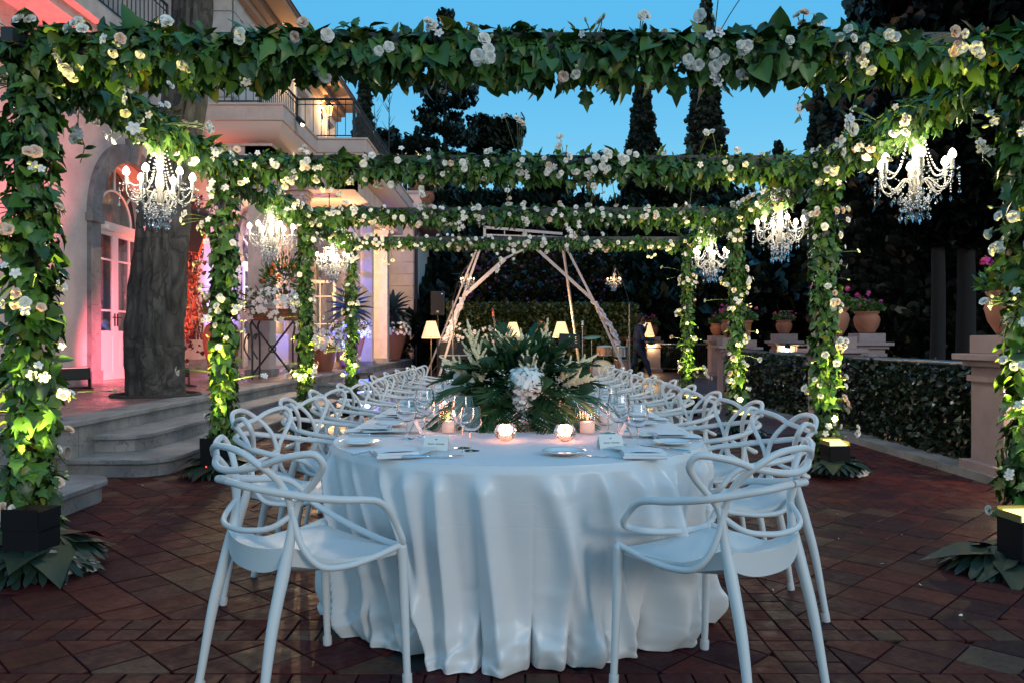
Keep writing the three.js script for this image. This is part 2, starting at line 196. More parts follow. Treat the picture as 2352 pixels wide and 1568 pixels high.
// ---------- the villa ----------
const VX = -6.7;
const villa = thing('villa', 'pink plaster villa with arched french doors, balconies and a columned portico', 'building', [0, 0, 0]);
{
  const doors = [[13.63, 1.05], [20.1, 1.05], [25.6, 1.05]], SP = 3.15;
  const s = new THREE.Shape([[4, TH], [29, TH], [29, 8.4], [4, 8.4]].map(p => new THREE.Vector2(...p)));
  const archPath = (c, r, P) => { P.moveTo(c - r, TH - .2); P.lineTo(c + r, TH - .2); P.lineTo(c + r, SP); P.absarc(c, SP, r, 0, Math.PI, false); P.lineTo(c - r, TH - .2); return P; };
  for (const [c, r] of doors) { const h = new THREE.Path(); h.moveTo(c - r, TH + .005); h.lineTo(c - r, SP); h.absarc(c, SP, r, Math.PI, 0, true); h.lineTo(c + r, TH + .005); h.lineTo(c - r, TH + .005); s.holes.push(h); }
  const side = g => { g.rotateY(Math.PI / 2); return g; };
  const wg = side(new THREE.ExtrudeGeometry(s, { depth: .4, bevelEnabled: false, curveSegments: 24 })); wg.translate(VX - .4, 0, 0);
  part('wall', metric(wg, .4), M.plaster, villa);
  part('wall', [mbx(VX - 3.4, VX - 3.2, 0, 8, -4, -29), mbx(VX - 3.2, VX - .4, 4.6, 4.8, -4, -29), mbx(VX - 3.2, VX - .4, TH - .1, TH, -4, -29)], M.curtain, villa);
  for (const [a, b] of [[4, 12.27], [14.99, 18.74], [21.46, 24.24], [26.96, 29]]) part('wainscot', mbx(VX, VX + .04, TH, TH + .28, -a, -b), M.stone, villa);
  for (const [c, r] of doors) { // stone surround with capitals and keystone
    const o = new THREE.Shape(); const R2 = r + .29; o.moveTo(c - R2, SP); o.absarc(c, SP, R2, Math.PI, 0, true); o.lineTo(c + r, SP); o.absarc(c, SP, r, 0, Math.PI, false); o.lineTo(c - R2, SP);
    const ag = side(new THREE.ExtrudeGeometry(o, { depth: .07, bevelEnabled: true, bevelSize: .012, bevelThickness: .012, bevelSegments: 2, curveSegments: 24 })); ag.translate(VX, 0, 0);
    const sur = part('stone_surround', metric(ag), M.stone, villa);
    for (const k of [-1, 1]) { part('jamb_stone', [mbx(VX, VX + .07, TH, 1.7, -(c + k * r), -(c + k * R2)), mbx(VX, VX + .068, 1.705, SP - .14, -(c + k * r), -(c + k * R2)), mbx(VX, VX + .1, TH, TH + .2, -(c + k * (r - .01)), -(c + k * (R2 + .03)))], M.stone, sur); part('capital', mbx(VX, VX + .12, SP - .14, SP - .01, -(c + k * (r - .02)), -(c + k * (R2 + .05))), M.stone, sur); }
    part('keystone', put(metric(new THREE.CylinderGeometry(.19, .12, .42, 4)), [VX + .06, SP + r + .2, -c], [0, Math.PI / 4, 0]), M.stone, sur);
  }
  // french doors: two leaves of six panes over a panel, and a fanlight
  function leaf(w, h, parent, xf) { // local: u across 0..w, y 0..h, facing +z
    const f = [], st = .085, T = .045, pan = .74, rows = [[pan + .09, pan + .42], [pan + .45, h - .52], [h - .49, h - .09]], mid = w / 2;
    f.push(bx(st, h, T, st / 2, h / 2), bx(st, h, T, w - st / 2, h / 2), bx(w - 2 * st, .09, T, mid, h - .045), bx(w - 2 * st, .12, T, mid, .06), bx(w - 2 * st, .09, T, mid, pan + .045));
    for (let i = 0; i < 2; i++) f.push(bx(w - 2 * st, .03, T * .8, mid, rows[i][1] + .015));
    f.push(bx(.03, h - pan - .18, T * .78, mid, (h + pan) / 2), bx(w - 2 * st, pan - .12, .02, mid, (pan + .12) / 2), bx(w - 2 * st - .16, pan - .3, .034, mid, (pan + .12) / 2));
    const o = part('door', f, M.paint, parent); o.applyMatrix4(xf);
    for (const [a, b] of rows) for (const k of [0, 1]) { const x0 = k ? mid + .015 : st, x1 = k ? w - st : mid - .015; part('pane', bx(x1 - x0, b - a, .006, (x0 + x1) / 2, (a + b) / 2), M.glassDark, o); }
    part('handle', [bx(.035, .22, .012, w - .045, 1.02, .03), bx(.11, .02, .02, w - .085, 1.06, .05)], M.black, o);
    return o;
  }
  const turn = (x, y, z, a, mir) => new THREE.Matrix4().makeTranslation(x, y, z).multiply(new THREE.Matrix4().makeRotationY(a)).multiply(new THREE.Matrix4().makeScale(mir ? -1 : 1, 1, 1));
  doors.forEach(([c, r], i) => {
    const X = VX - .25, w = r - .05, H = SP - .14 - TH;
    part('door_frame', [mbx(X - .05, X + .05, TH, SP, -(c - r), -(c - r + .05)), mbx(X - .05, X + .05, TH, SP, -(c + r - .05), -(c + r)), mbx(X - .06, X + .06, SP - .14, SP, -(c - r + .05), -(c + r - .05))], M.paint, villa);
    if (i === 0) { leaf(w, H, villa, turn(X, TH + .01, -(c - r + .05), Math.PI / 2)); leaf(w, H, villa, turn(X, TH + .01, -(c + r - .05), Math.PI / 2, 1)); }
    else { const z = i === 1 ? 20.9 : 24.75; leaf(w, H, villa, turn(VX + .08, TH + .01, -z, 0)); leaf(w, H, villa, turn(X, TH + .01, -(c + r - .05), Math.PI / 2, 1)); }
    const fan = []; const ring = (R, t) => { const g = new THREE.TorusGeometry(R, t, 6, 28, Math.PI); g.rotateY(Math.PI / 2); g.translate(X, SP, -c); return g; };
    fan.push(ring(r - .03, .03), ring(r * .55, .022)); for (const a of [.25, .5, .75]) { const t = a * Math.PI; fan.push(rod(V(X, SP + Math.sin(t) * r * .55, -c - Math.cos(t) * r * .55), V(X, SP + Math.sin(t) * (r - .03), -c - Math.cos(t) * (r - .03)), .02)); }
    const fl = part('fanlight', fan, M.paint, villa), gs = new THREE.CircleGeometry(r - .03, 28, 0, Math.PI); gs.rotateY(Math.PI / 2); gs.translate(X - .01, SP, -c); part('pane', gs, M.glassDark, fl);
    const rows = []; for (let j = 0; j <= 8; j++) { const row = []; for (let k = 0; k <= 60; k++) { const t = k / 60; row.push(V(VX - .55 + Math.sin(t * 42 + Math.sin(j) * .2) * .035, lerp(TH, 4.3, j / 8), -(c - r - .2 + t * (2 * r + .4)))); } rows.push(row); }
    part('curtain', quads(rows), mat([.24, .225, .21], .9, { side: THREE.DoubleSide }), villa);
  });
  // balcony on the near left, its railing, and the roof eaves
  part('balcony', [mbx(VX - .1, -5.95, 5.74, 5.98, -5, -13.7), mbx(VX - .1, -6.1, 5.6, 5.739, -5, -13.6)], M.plaster, villa);
  function railing(a, b, y0, y1, step = .13) { const n = Math.round(a.distanceTo(b) / step), up = y => p => V(p.x, y, p.z), r = part('railing', [rod(up(y1)(a), up(y1)(b), .026, .026, 8), rod(up(y1 - .12)(a), up(y1 - .12)(b), .012, .012, 6), rod(up(y0 + .1)(a), up(y0 + .1)(b), .014, .014, 6), rod(up(y0)(a), up(y1)(a), .024, .024, 8), rod(up(y0)(b), up(y1)(b), .024, .024, 8)], M.iron, villa), g = new THREE.CylinderGeometry(.0085, .0085, y1 - y0 - .1, 6); for (let i = 1; i < n; i++) { const q = a.clone().lerp(b, i / n), m = part('baluster', g, M.iron, r); m.position.set(q.x, (y0 + y1) / 2 + .05, q.z); } }
  railing(V(-6.02, 0, -5), V(-6.02, 0, -13.6), 5.98, 6.95, .14);
  // portico: slab, cove, architrave, columns
  const fr = (A, B, y0, y1) => { const c = [[A[0], y0, -A[2]], [A[1], y0, -A[2]], [A[1], y0, -A[3]], [A[0], y0, -A[3]], [B[0], y1, -B[2]], [B[1], y1, -B[2]], [B[1], y1, -B[3]], [B[0], y1, -B[3]]], f = [[0, 1, 5, 4], [1, 2, 6, 5], [2, 3, 7, 6], [3, 0, 4, 7], [4, 5, 6, 7], [3, 2, 1, 0]], p = []; for (const [a, b, d, e] of f) for (const i of [a, b, d, a, d, e]) p.push(...c[i]); const g = new THREE.BufferGeometry(); g.setAttribute('position', new THREE.Float32BufferAttribute(p, 3)); g.computeVertexNormals(); return metric(g, .4); };
  for (const [x1, z0, z1] of [[-4.37, 14.84, 17.39], [-3.27, 17.4, 25.5]]) {
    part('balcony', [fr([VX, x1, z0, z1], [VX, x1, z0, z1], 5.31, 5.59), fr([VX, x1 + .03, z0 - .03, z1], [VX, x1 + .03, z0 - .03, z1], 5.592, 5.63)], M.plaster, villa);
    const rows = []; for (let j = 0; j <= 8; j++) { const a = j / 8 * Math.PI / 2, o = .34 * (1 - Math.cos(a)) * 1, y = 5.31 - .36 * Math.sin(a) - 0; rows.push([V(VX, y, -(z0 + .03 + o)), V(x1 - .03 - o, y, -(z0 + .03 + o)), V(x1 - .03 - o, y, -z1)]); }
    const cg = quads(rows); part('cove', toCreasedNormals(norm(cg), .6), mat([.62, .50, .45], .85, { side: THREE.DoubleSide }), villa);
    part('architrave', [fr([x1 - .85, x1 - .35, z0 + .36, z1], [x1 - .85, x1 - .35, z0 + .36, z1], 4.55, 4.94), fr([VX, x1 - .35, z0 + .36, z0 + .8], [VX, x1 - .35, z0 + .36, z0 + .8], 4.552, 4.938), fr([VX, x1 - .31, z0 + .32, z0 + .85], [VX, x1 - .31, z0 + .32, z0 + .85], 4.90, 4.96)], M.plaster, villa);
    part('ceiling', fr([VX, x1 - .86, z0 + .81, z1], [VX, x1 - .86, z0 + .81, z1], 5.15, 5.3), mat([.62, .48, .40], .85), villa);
  }
  for (const [x, z, w] of [[-4.95, 15.4, .42], [-4.95, 18.1, .40], [-4.3, 20.7, .42], [-3.95, 21.1, .3], [-4.15, 24.6, .42]]) { const c = part('column', [mbx(x - w / 2, x + w / 2, TH + .12, 4.36, -z + w / 2, -z - w / 2)], M.plaster, villa); part('plinth', mbx(x - w / 2 - .05, x + w / 2 + .05, TH, TH + .119, -z + w / 2 + .05, -z - w / 2 - .05), M.stone, c); part('capital', [mbx(x - w / 2 - .05, x + w / 2 + .05, 4.44, 4.55, -z + w / 2 + .05, -z - w / 2 - .05), mbx(x - w / 2 - .02, x + w / 2 + .02, 4.361, 4.439, -z + w / 2 + .02, -z - w / 2 - .02)], M.plaster, c); }
  railing(V(-5.7, 0, -15.05), V(-4.87, 0, -15.05), 5.63, 6.55); railing(V(-4.87, 0, -15.1), V(-4.87, 0, -17.6), 5.63, 6.55); railing(V(-4.87, 0, -17.6), V(-3.6, 0, -17.6), 5.63, 6.55, .17); railing(V(-3.6, 0, -17.65), V(-3.6, 0, -25), 5.63, 6.55, .15);
  // upper storey behind the portico balcony with tall windows, quoins, eaves
  const U = -5.75, us = new THREE.Shape([[16, 5.6], [25.4, 5.6], [25.4, 8.75], [16, 8.75]].map(p => new THREE.Vector2(...p)));
  const wins = [[17.3, 18.5], [20.6, 21.8], [24.0, 24.9]]; for (const [a, b] of wins) us.holes.push(new THREE.Path([[a, 5.7], [a, 7.9], [b, 7.9], [b, 5.7]].map(p => new THREE.Vector2(...p))));
  const ug = side(new THREE.ExtrudeGeometry(us, { depth: .35, bevelEnabled: false })); ug.translate(U - .35, 0, 0); part('wall', metric(ug, .4), M.plasterWhite, villa);
  part('wall', [mbx(VX - 3, U - .351, 5.6, 8.75, -16, -16.3), mbx(VX - 3, U - .36, 5.6, 8.75, -25.1, -25.4)], M.plasterWhite, villa);
  for (let k = 0; k < 7; k++) { const d = k % 2 ? .38 : .62; part('quoin_stone', [span(U - d, U + .03, 5.66 + k * .44, 6.08 + k * .44, -15.97, -16.0, .008), span(U, U + .03, 5.66 + k * .44, 6.08 + k * .44, -15.97, -16 - (k % 2 ? .62 : .38), .008)].map(g => metric(g)), M.plasterWhite, villa); }
  part('ledge', mbx(VX, U + .12, 5.631, 5.70, -15.85, -16.5), M.iron, villa);
  for (const [a, b] of wins) { const f = part('window', [mbx(U - .2, U - .14, 5.7, 7.9, -a, -a - .07), mbx(U - .2, U - .14, 5.7, 7.9, -b + .07, -b), mbx(U - .2, U - .14, 7.83, 7.9, -a - .07, -b + .07), mbx(U - .2, U - .14, 5.7, 5.85, -a - .07, -b + .07), mbx(U - .2, U - .14, 5.85, 7.83, -(a + b) / 2 + .05, -(a + b) / 2 - .05), mbx(U - .19, U - .15, 7.1, 7.14, -a - .07, -b + .07)], M.paint, villa); part('pane', mbx(U - .175, U - .17, 5.85, 7.83, -a - .06, -b + .06), M.glassDark, f); part('frame', [mbx(U + .001, U + .05, 5.7, 8.05, -a + .15, -a), mbx(U + .001, U + .05, 5.7, 8.05, -b, -b - .15), mbx(U + .001, U + .06, 7.9, 8.06, -a + .001, -b - .001)], M.plasterWhite, f); }
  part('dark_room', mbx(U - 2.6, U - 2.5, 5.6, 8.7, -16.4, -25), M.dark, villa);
  part('roof', [fr([VX - 3, -5.0, 15.2, 25.62], [VX - 3, -5.0, 15.2, 25.62], 8.62, 8.72), fr([VX - 3, -4.97, 15.17, 25.65], [VX - 3, -6.6, 17, 24.4], 8.722, 9.7)], M.roofTile, villa);
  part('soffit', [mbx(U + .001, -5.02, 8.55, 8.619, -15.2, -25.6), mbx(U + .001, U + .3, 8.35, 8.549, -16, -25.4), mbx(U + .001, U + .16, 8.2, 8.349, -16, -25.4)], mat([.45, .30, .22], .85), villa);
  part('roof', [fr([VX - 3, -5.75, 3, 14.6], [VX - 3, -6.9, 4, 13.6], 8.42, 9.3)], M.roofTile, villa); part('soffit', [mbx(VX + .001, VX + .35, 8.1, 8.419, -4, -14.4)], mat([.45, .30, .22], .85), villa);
  // far pavilion of the villa: quoined end wall, bluish side wall with niches
  const P0 = 29; part('wall', mbx(VX, -3.72, TH, 5.3, -P0, -P0 - .3), M.plaster, villa);
  for (let k = 0; k < 11; k++) { part('quoin_stone', metric(span(-4.55, -3.70, TH + .03 + k * .44, TH + .455 + k * .44, -P0 + .03, -P0, .01), .4), M.plaster, villa); part('quoin_stone', metric(span(-4.1 + (k % 2 ? .1 : 0), -3.69, TH + .03 + k * .44 + .015, TH + .44 + k * .44, -P0 + .05, -P0 + .031, .008), .4), M.plaster, villa); }
  part('cornice', [mbx(VX, -3.55, 5.3, 5.42, -P0 + .15, -P0 - .4), mbx(VX, -3.48, 5.421, 5.55, -P0 + .22, -P0 - .4)], M.plaster, villa);
  const bs = new THREE.Shape([[P0 + .31, -.02], [43, -.02], [43, 5.4], [P0 + .31, 5.4]].map(p => new THREE.Vector2(...p))); for (const c of [32.4, 35.2, 38.6]) { const h = new THREE.Path(); h.moveTo(c - .35, 3.0); h.lineTo(c - .35, 3.7); h.absarc(c, 3.7, .35, Math.PI, 0, true); h.lineTo(c + .35, 3.0); h.lineTo(c - .35, 3.0); bs.holes.push(h); }
  const bg = side(new THREE.ExtrudeGeometry(bs, { depth: .3, bevelEnabled: false, curveSegments: 14 })); bg.translate(-3.95, 0, 0); part('wall', metric(bg, .4), M.plasterWhite, villa); part('niche', mbx(-4.2, -3.96, 2.8, 4.2, -31, -40), M.plaster, villa);
  part('roof', [fr([VX - 2, -3.0, P0 + .3, 43.4], [VX - 2, -3.0, P0 + .3, 43.4], 5.42, 5.52), fr([VX - 2, -2.97, P0 + .28, 43.5], [VX - 2, -5, P0 + 2, 41], 5.522, 6.6)], mat([.42, .24, .16], .8), villa);
  part('parapet', [mbx(VX, -3.6, 5.551, 5.9, -P0 + .1, -P0 - .2)], M.plaster, villa);
  part('drain_pipe', rod(V(-3.6, .1, -P0 + .12), V(-3.6, 5.3, -P0 + .12), .06, .06, 10), M.black, villa);
  const dl = part('door', [mbx(-3.64, -3.58, .2, 2.9, -33.2, -33.32), mbx(-3.64, -3.58, .2, 2.9, -34.78, -34.9), mbx(-3.64, -3.58, 2.78, 2.9, -33.32, -34.78), mbx(-3.64, -3.58, .2, 1.0, -33.32, -34.78), mbx(-3.63, -3.59, 1.001, 2.779, -34.03, -34.07), mbx(-3.63, -3.59, 1.9, 1.94, -33.32, -34.78)], M.paint, villa); part('pane', mbx(-3.612, -3.606, 1.0, 2.78, -33.32, -34.78), M.glassDark, dl);
}
// ---------- tree trunk on the terrace ----------
{
  const t = thing('tree', 'thick dark old tree trunk rising through the terrace beside the red door', 'tree', [-4.43, TH, -9.7]);
  const pts = [[-.01, -.1, 0, .345], [-.01, .2, 0, .33], [0, .7, 0, .325], [.04, 1.5, 0, .315], [.10, 2.2, 0, .305], [.20, 3.0, 0, .275], [.33, 3.6, 0, .25], [.43, 4.5, 0, .235], [.5, 5.5, 0, .22], [.6, 8, .1, .17]];
  const rows = []; for (let j = 0; j <= 150; j++) { const f = j / 150 * (pts.length - 1), k = Math.min(pts.length - 2, Math.floor(f)), q = f - k, a = pts[k], b = pts[k + 1], c = [0, 1, 2, 3].map(i => lerp(a[i], b[i], q)), row = []; for (let i = 0; i <= 150; i++) { const th = i / 150 * TAU, tw = th + c[1] * .06, C = Math.cos(tw), S = Math.sin(tw), n = pn.noise(C * 1.4, c[1] * .8, S * 1.4) * .26 + pn.noise(C * 3 + 3, c[1] * 1.1, S * 3) * .10 - Math.abs(pn.noise(C * 6 + pn.noise(C * 2, c[1] * .9, S * 2) * 2, c[1] * .7 + 5, S * 6)) * .06 - Math.abs(pn.noise(C * 17 + pn.noise(C * 4, c[1], 2) * 3, c[1] * 1.6 + 9, S * 17)) * .03; const n2 = n + pn.noise(C * 5, c[1] * 3.2, S * 5) * .07 - Math.pow(Math.abs(pn.noise(C * 8 + 4, c[1] * 1.5, S * 8)), .7) * .07 + .25 * Math.max(0, pn.noise(C * 1.8 + 7, c[1] * 1.3 + 2, S * 1.8) - .25), r = c[3] * (1 + n2); row.push(V(c[0] + Math.cos(th) * r, c[1], c[2] - Math.sin(th) * r)); } rows.push(row); }
  const g = quads(rows); const u = g.attributes.uv; for (let i = 0; i < u.count; i++) u.setXY(i, u.getX(i) * 2, u.getY(i) * 5); part('trunk', g, M.bark, t);
  part('knot', put(lathe([[.1, -.02], [.105, .015], [.085, .03], [.07, .012], [.05, .006], [0, .01]], 18), [.36, 3.62, .25], [Math.PI / 2 - .1, 0, .2], [1, 1, 1.7]), M.bark, t);
  for (const [a, b, r] of [[[.47, 7, 0], [1.2, 8.6, .6], .1], [[.48, 7.4, 0], [-.4, 9, -.5], .1]]) part('limb', rod(V(...a), V(...b), r, r * .6, 8), M.bark, t);
  const lg = new THREE.SphereGeometry(.5, 5, 4); const L = []; for (let i = 0; i < 900; i++) { const a = rnd() * TAU, e = Math.acos(rr(-.3, 1)), R = rr(.8, 2.2); L.push(M4([.5 + Math.sin(e) * Math.cos(a) * R * 1.2, 9.3 + Math.cos(e) * R, Math.sin(e) * Math.sin(a) * R * 1.2], [rnd() * 6, rnd() * 6, 0], [.22, .07, .16])); } scatter('crown', lg, mat([.03, .06, .02], .8), L, t);
  part('root_ring', put(new THREE.TorusGeometry(.5, .03, 6, 30), [0, .005, 0], [Math.PI / 2, 0, 0]), M.dark, t);
}
// ---------- leaves, blossoms ----------
function leafGeo(outline, fold = .18, curl = .25, L = 1) { // an outline from stalk to tip on the +y side, mirrored, folded along the rib
  const p = [], ix = [], u = []; const z = (x, y) => Math.abs(x) * fold * 2 - curl * (y / L) * (y / L) * L;
  const rib = outline.map(([x, y]) => y); outline.forEach(([x, y], i) => { p.push(0, y, z(0, y), x, y, z(x, y), -x, y, z(x, y)); u.push(.5, y, .5 + x, y, .5 - x, y); });
  for (let i = 0; i < outline.length - 1; i++) { const a = i * 3, b = a + 3; ix.push(a, a + 1, b + 1, a, b + 1, b, a, b + 2, a + 2, a, b, b + 2); }
  const g = new THREE.BufferGeometry(); g.setAttribute('position', new THREE.Float32BufferAttribute(p, 3)); g.setAttribute('uv', new THREE.Float32BufferAttribute(u, 2)); g.setIndex(ix); g.computeVertexNormals(); return g;
}
const ivyGeo = leafGeo([[.02, 0], [.30, -.08], [.52, .16], [.33, .30], [.44, .52], [.2, .62], [.1, .85], [0, 1.05]], .14, .28), rusGeo = leafGeo([[0, 0], [.14, .18], [.2, .42], [.13, .75], [0, 1]], .2, .2), ivyCurl = leafGeo([[.02, 0], [.26, -.1], [.42, .12], [.3, .3], [.36, .5], [.2, .66], [.08, .9], [0, 1.0]], -.22, .5), ivyBroad = leafGeo([[.02, 0], [.34, -.06], [.55, .12], [.5, .36], [.36, .6], [.16, .82], [0, .98]], .22, .12), vineGeo = leafGeo([[.02, 0], [.28, -.02], [.4, .2], [.36, .45], [.2, .72], [0, .95]], .12, .35);
const LM = { leaf: mat([1, 1, 1], .42, { side: THREE.DoubleSide }), a: mat([.048, .125, .020], .42, { side: THREE.DoubleSide }), b: mat([.022, .062, .018], .42, { side: THREE.DoubleSide }), c: mat([.085, .175, .026], .42, { side: THREE.DoubleSide }), d: mat([.10, .12, .02], .5, { side: THREE.DoubleSide }), stem: mat([.06, .10, .03], .6), rose: mat([.86, .84, .78], .55, { side: THREE.DoubleSide }), rosePinkLit: mat([.82, .62, .50], .55, { side: THREE.DoubleSide }), orchid: mat([.82, .80, .79], .55, { side: THREE.DoubleSide }), bud: mat([.45, .5, .22], .6) };  // the pink rose tone also stands for warm light falling on white petals
const leafTone = () => { const t = rnd(), s = rr(.7, 1.25); return t < .5 ? col(.046 * s, .122 * s, .018 * s) : t < .72 ? col(.026 * s, .07 * s, .017 * s) : t < .94 ? col(.08 * s, .17 * s, .024 * s) : col(.15 * s, .16 * s, .02 * s); };
function petal(w, h, bend, out) { const rows = []; for (let j = 0; j <= 3; j++) { const t = j / 3, row = []; for (let i = 0; i <= 3; i++) { const s = i / 3 * 2 - 1; row.push(V(s * w * Math.sin(.35 + t * 2.0), h * t + .0 - .08 * h * s * s * t, out * t * t * bend + s * s * w * .5 * (1 - t * .4))); } rows.push(row); } return quads(rows); }
function bloom(rings) { const l = []; for (const [n, R, w, h, tilt, a0] of rings) for (let k = 0; k < n; k++) { const g = petal(w, h, .5, -.6 * h); g.translate(0, 0, -R); g.rotateX(-tilt); g.rotateY(a0 + k / n * TAU); l.push(g); } return merge(l); }
const roseGeo = bloom([[5, .03, .6, 1.0, 1.0, 0], [5, .03, .52, .92, .62, .6], [5, .03, .4, .8, .32, .2], [3, .02, .28, .72, .1, .9]]), orchidGeo = bloom([[5, .01, .34, .9, 1.15, 0], [3, .01, .22, .5, .5, .4]]), budGeo = new THREE.SphereGeometry(.5, 6, 5).scale(.55, 1, .55).translate(0, .4, 0);
const UPV = V(0, 1, 0), aim = (dir, roll = 0) => new THREE.Quaternion().setFromUnitVectors(UPV, dir.clone().normalize()).multiply(new THREE.Quaternion().setFromAxisAngle(UPV, roll));
// ---------- pergola and its garlands ----------
const PX = [-2.54, 2.72], PZ = [4.12, 6.85, 9.55, 12.25], PH = 2.68;
{
  const t = thing('pergola', 'slim metal pergola frame hidden under green garlands over the long table', 'pergola');
  for (const z of PZ) for (const x of PX) part('post', span(x - .035, x + .035, 0, PH - .036, -z + .035, -z - .035), M.iron, t);
  for (const z of PZ) part('cross_beam', span(PX[0] + .036, PX[1] - .036, PH - .035, PH + .075, -z + .03, -z - .03), mat([.03, .035, .035], .5), t);
  for (const x of PX) part('side_beam', span(x - .03, x + .03, PH - .034, PH + .036, -PZ[0] + .2, -PZ[3] - .1), M.iron, t);
}
function garland(label, A, B, o) { // o: r radius, leaves per metre, own leaves, flowers per metre, post, dangling
  const t = thing('flower_garland', label, 'garland', [0, 0, 0], 0, o.group), ax = B.clone().sub(A), Ln = ax.length(); ax.normalize(); t.position.copy(A);
  const e1 = Math.abs(ax.y) > .5 ? V(1, 0, 0) : V(0, 1, 0), e2 = ax.clone().cross(e1).normalize(), sd = rnd() * 50;
  const place = (s, th, R) => { const lump = 1 + (o.post ? .4 : .6) * pn.noise(s * 2.2 + sd, Math.cos(th) * .8, Math.sin(th) * .8) + .25 * pn.noise(s * 6 + sd, th, 3); return ax.clone().multiplyScalar(s).addScaledVector(e1, Math.cos(th) * R * lump - (o.post ? 0 : R * .22)).addScaledVector(e2, Math.sin(th) * R * lump); };
  const outw = th => e1.clone().multiplyScalar(Math.cos(th)).addScaledVector(e2, Math.sin(th));
  const mats = [], cols = [], own = [];
  const N = Math.round(Ln * o.leaves);
  for (let i = 0; i < N; i++) {
    const s = rr(-.02, Ln + .02), th = rnd() * TAU, k = Math.sqrt(rr(.1, 1)), low = o.post ? 0 : Math.max(0, -Math.cos(th)), R = o.r * k * (1 + low * .25), p = place(s, th, R), out = outw(th);
    const d = out.clone().multiplyScalar(rr(.15, .8)).add(V(rr(-.5, .5), rr(-1.1, .15) - (o.post ? .15 : low * .5), rr(-.5, .5))), q = aim(d, rnd() * TAU);
    // turn the blade so that it faces outward
    const nrm = V(0, 0, 1).applyQuaternion(q), yax = V(0, 1, 0).applyQuaternion(q), want = out.clone().add(V(rr(-.6, .6), rr(0, .9), rr(-.6, .6))).projectOnPlane(yax).normalize(); const ang = Math.atan2(nrm.clone().cross(want).dot(yax), nrm.dot(want)); q.premultiply(new THREE.Quaternion().setFromAxisAngle(yax, ang));
    const sz = (o.size || .1) * (rnd() < .12 ? rr(1.15, 1.6) : rr(.5, 1.15)), m = new THREE.Matrix4().compose(p, q, V(sz, sz * rr(.9, 1.15), sz));
    if (k > .8 && own.length < o.own && p.clone().add(A).z - A.z > -o.r * .2) own.push(m); else { mats.push(m); cols.push(leafTone()); }
  }
  const cuts = [0, .34, .58, .78, 1].map(q => Math.floor(mats.length * q)); [ivyGeo, ivyCurl, ivyBroad, rusGeo].forEach((g, k) => scatter('foliage', g, LM.leaf, mats.slice(cuts[k], cuts[k + 1]), t, cols.slice(cuts[k], cuts[k + 1])));
  for (const m of own) { const f = part('ivy_leaf', pick([ivyGeo, ivyGeo, ivyCurl, ivyBroad]), pick([LM.a, LM.a, LM.b, LM.c]), t); f.applyMatrix4(m); }
  const stems = [], nf = Math.round(Ln * o.flowers);
  const blossom = (p, d, kind, s) => { const f = part(kind === 2 ? 'flower_bud' : kind ? 'star_flower' : 'white_rose', kind === 2 ? budGeo : kind ? orchidGeo : roseGeo, kind === 2 ? LM.bud : kind ? LM.orchid : rnd() < (o.pink || .12) ? LM.rosePinkLit : LM.rose, t); f.position.copy(p); f.quaternion.copy(aim(d, rnd() * TAU)); f.scale.setScalar(s); };
  for (let i = 0; i < nf; ) { // small clusters on thin stalks
    const s = rr(0, Ln), th = o.post ? (rnd() < .75 ? -rr(-.2, Math.PI + .2) : rnd() * TAU) : o.cross ? rr(.7, 2.9) : (rnd() < .5 ? -1 : 1) * rr(.7, 2.7), base = place(s, th, o.r * .6), n = 1 + Math.floor(rnd() * 4), out = outw(th); if (!o.post && out.z < -.4) out.z *= -1, base.z *= -1;
    const kind = rnd() < .3 ? 1 : 0, reach = rnd() < .14 ? rr(.1, .24) : rr(.0, .05);
    for (let k = 0; k < n; k++, i++) { const d = out.clone().add(V(rr(-.6, .6), o.post ? rr(-.35, .7) : rr(-.7, .2), rr(-.6, .6))).normalize(), p = base.clone().addScaledVector(out, o.r * .45 + reach * .6).addScaledVector(d, reach * .7 + .02).add(V(rr(-.03, .03), rr(-.03, .03), rr(-.03, .03))); stems.push(tube([base, base.clone().lerp(p, .6).add(V(0, .012, 0)), p], .0026, 4, 4)); blossom(p, d.add(V(0, .1, .25)), rnd() < .2 ? 2 : kind, rr(.023, .036) * (kind ? .95 : 1) * (o.fs || 1)); }
  }
  for (const [s, len, side] of o.dangle || []) { // trailing sprigs
    const b = place(s, 0, 0).addScaledVector(e2, side || 0), pts = []; for (let k = 0; k <= 5; k++) pts.push(b.clone().add(V(Math.sin(k * 1.7 + s) * .03, -len * k / 5, .04 + Math.cos(k + s) * .03))); stems.push(tube(pts, .003, 14, 5));
    const c = new THREE.CatmullRomCurve3(pts); for (let k = 2; k < len * 36; k++) { const p = c.getPoint(k / (len * 36)), d = V(rr(-1, 1), rr(-.9, .3), rr(-.2, 1)), f = part('ivy_leaf', rusGeo, pick([LM.a, LM.b, LM.c]), t); f.position.copy(p); f.quaternion.copy(aim(d, rnd() * TAU)); f.scale.setScalar(rr(.05, .085)); if (rnd() < .34) blossom(p.add(V(rr(-.03, .03), 0, .03)), V(rr(-1, 1), rr(-.6, .4), 1), rnd() < .75 ? 1 : 0, rr(.028, .04)); }
  }
  if (stems.length) part('stalks', merge(stems), LM.stem, t).userData.kind = 'stuff';
  return t;
}
const ord = ['nearest', 'second', 'third', 'farthest'], lr = ['left', 'right'];
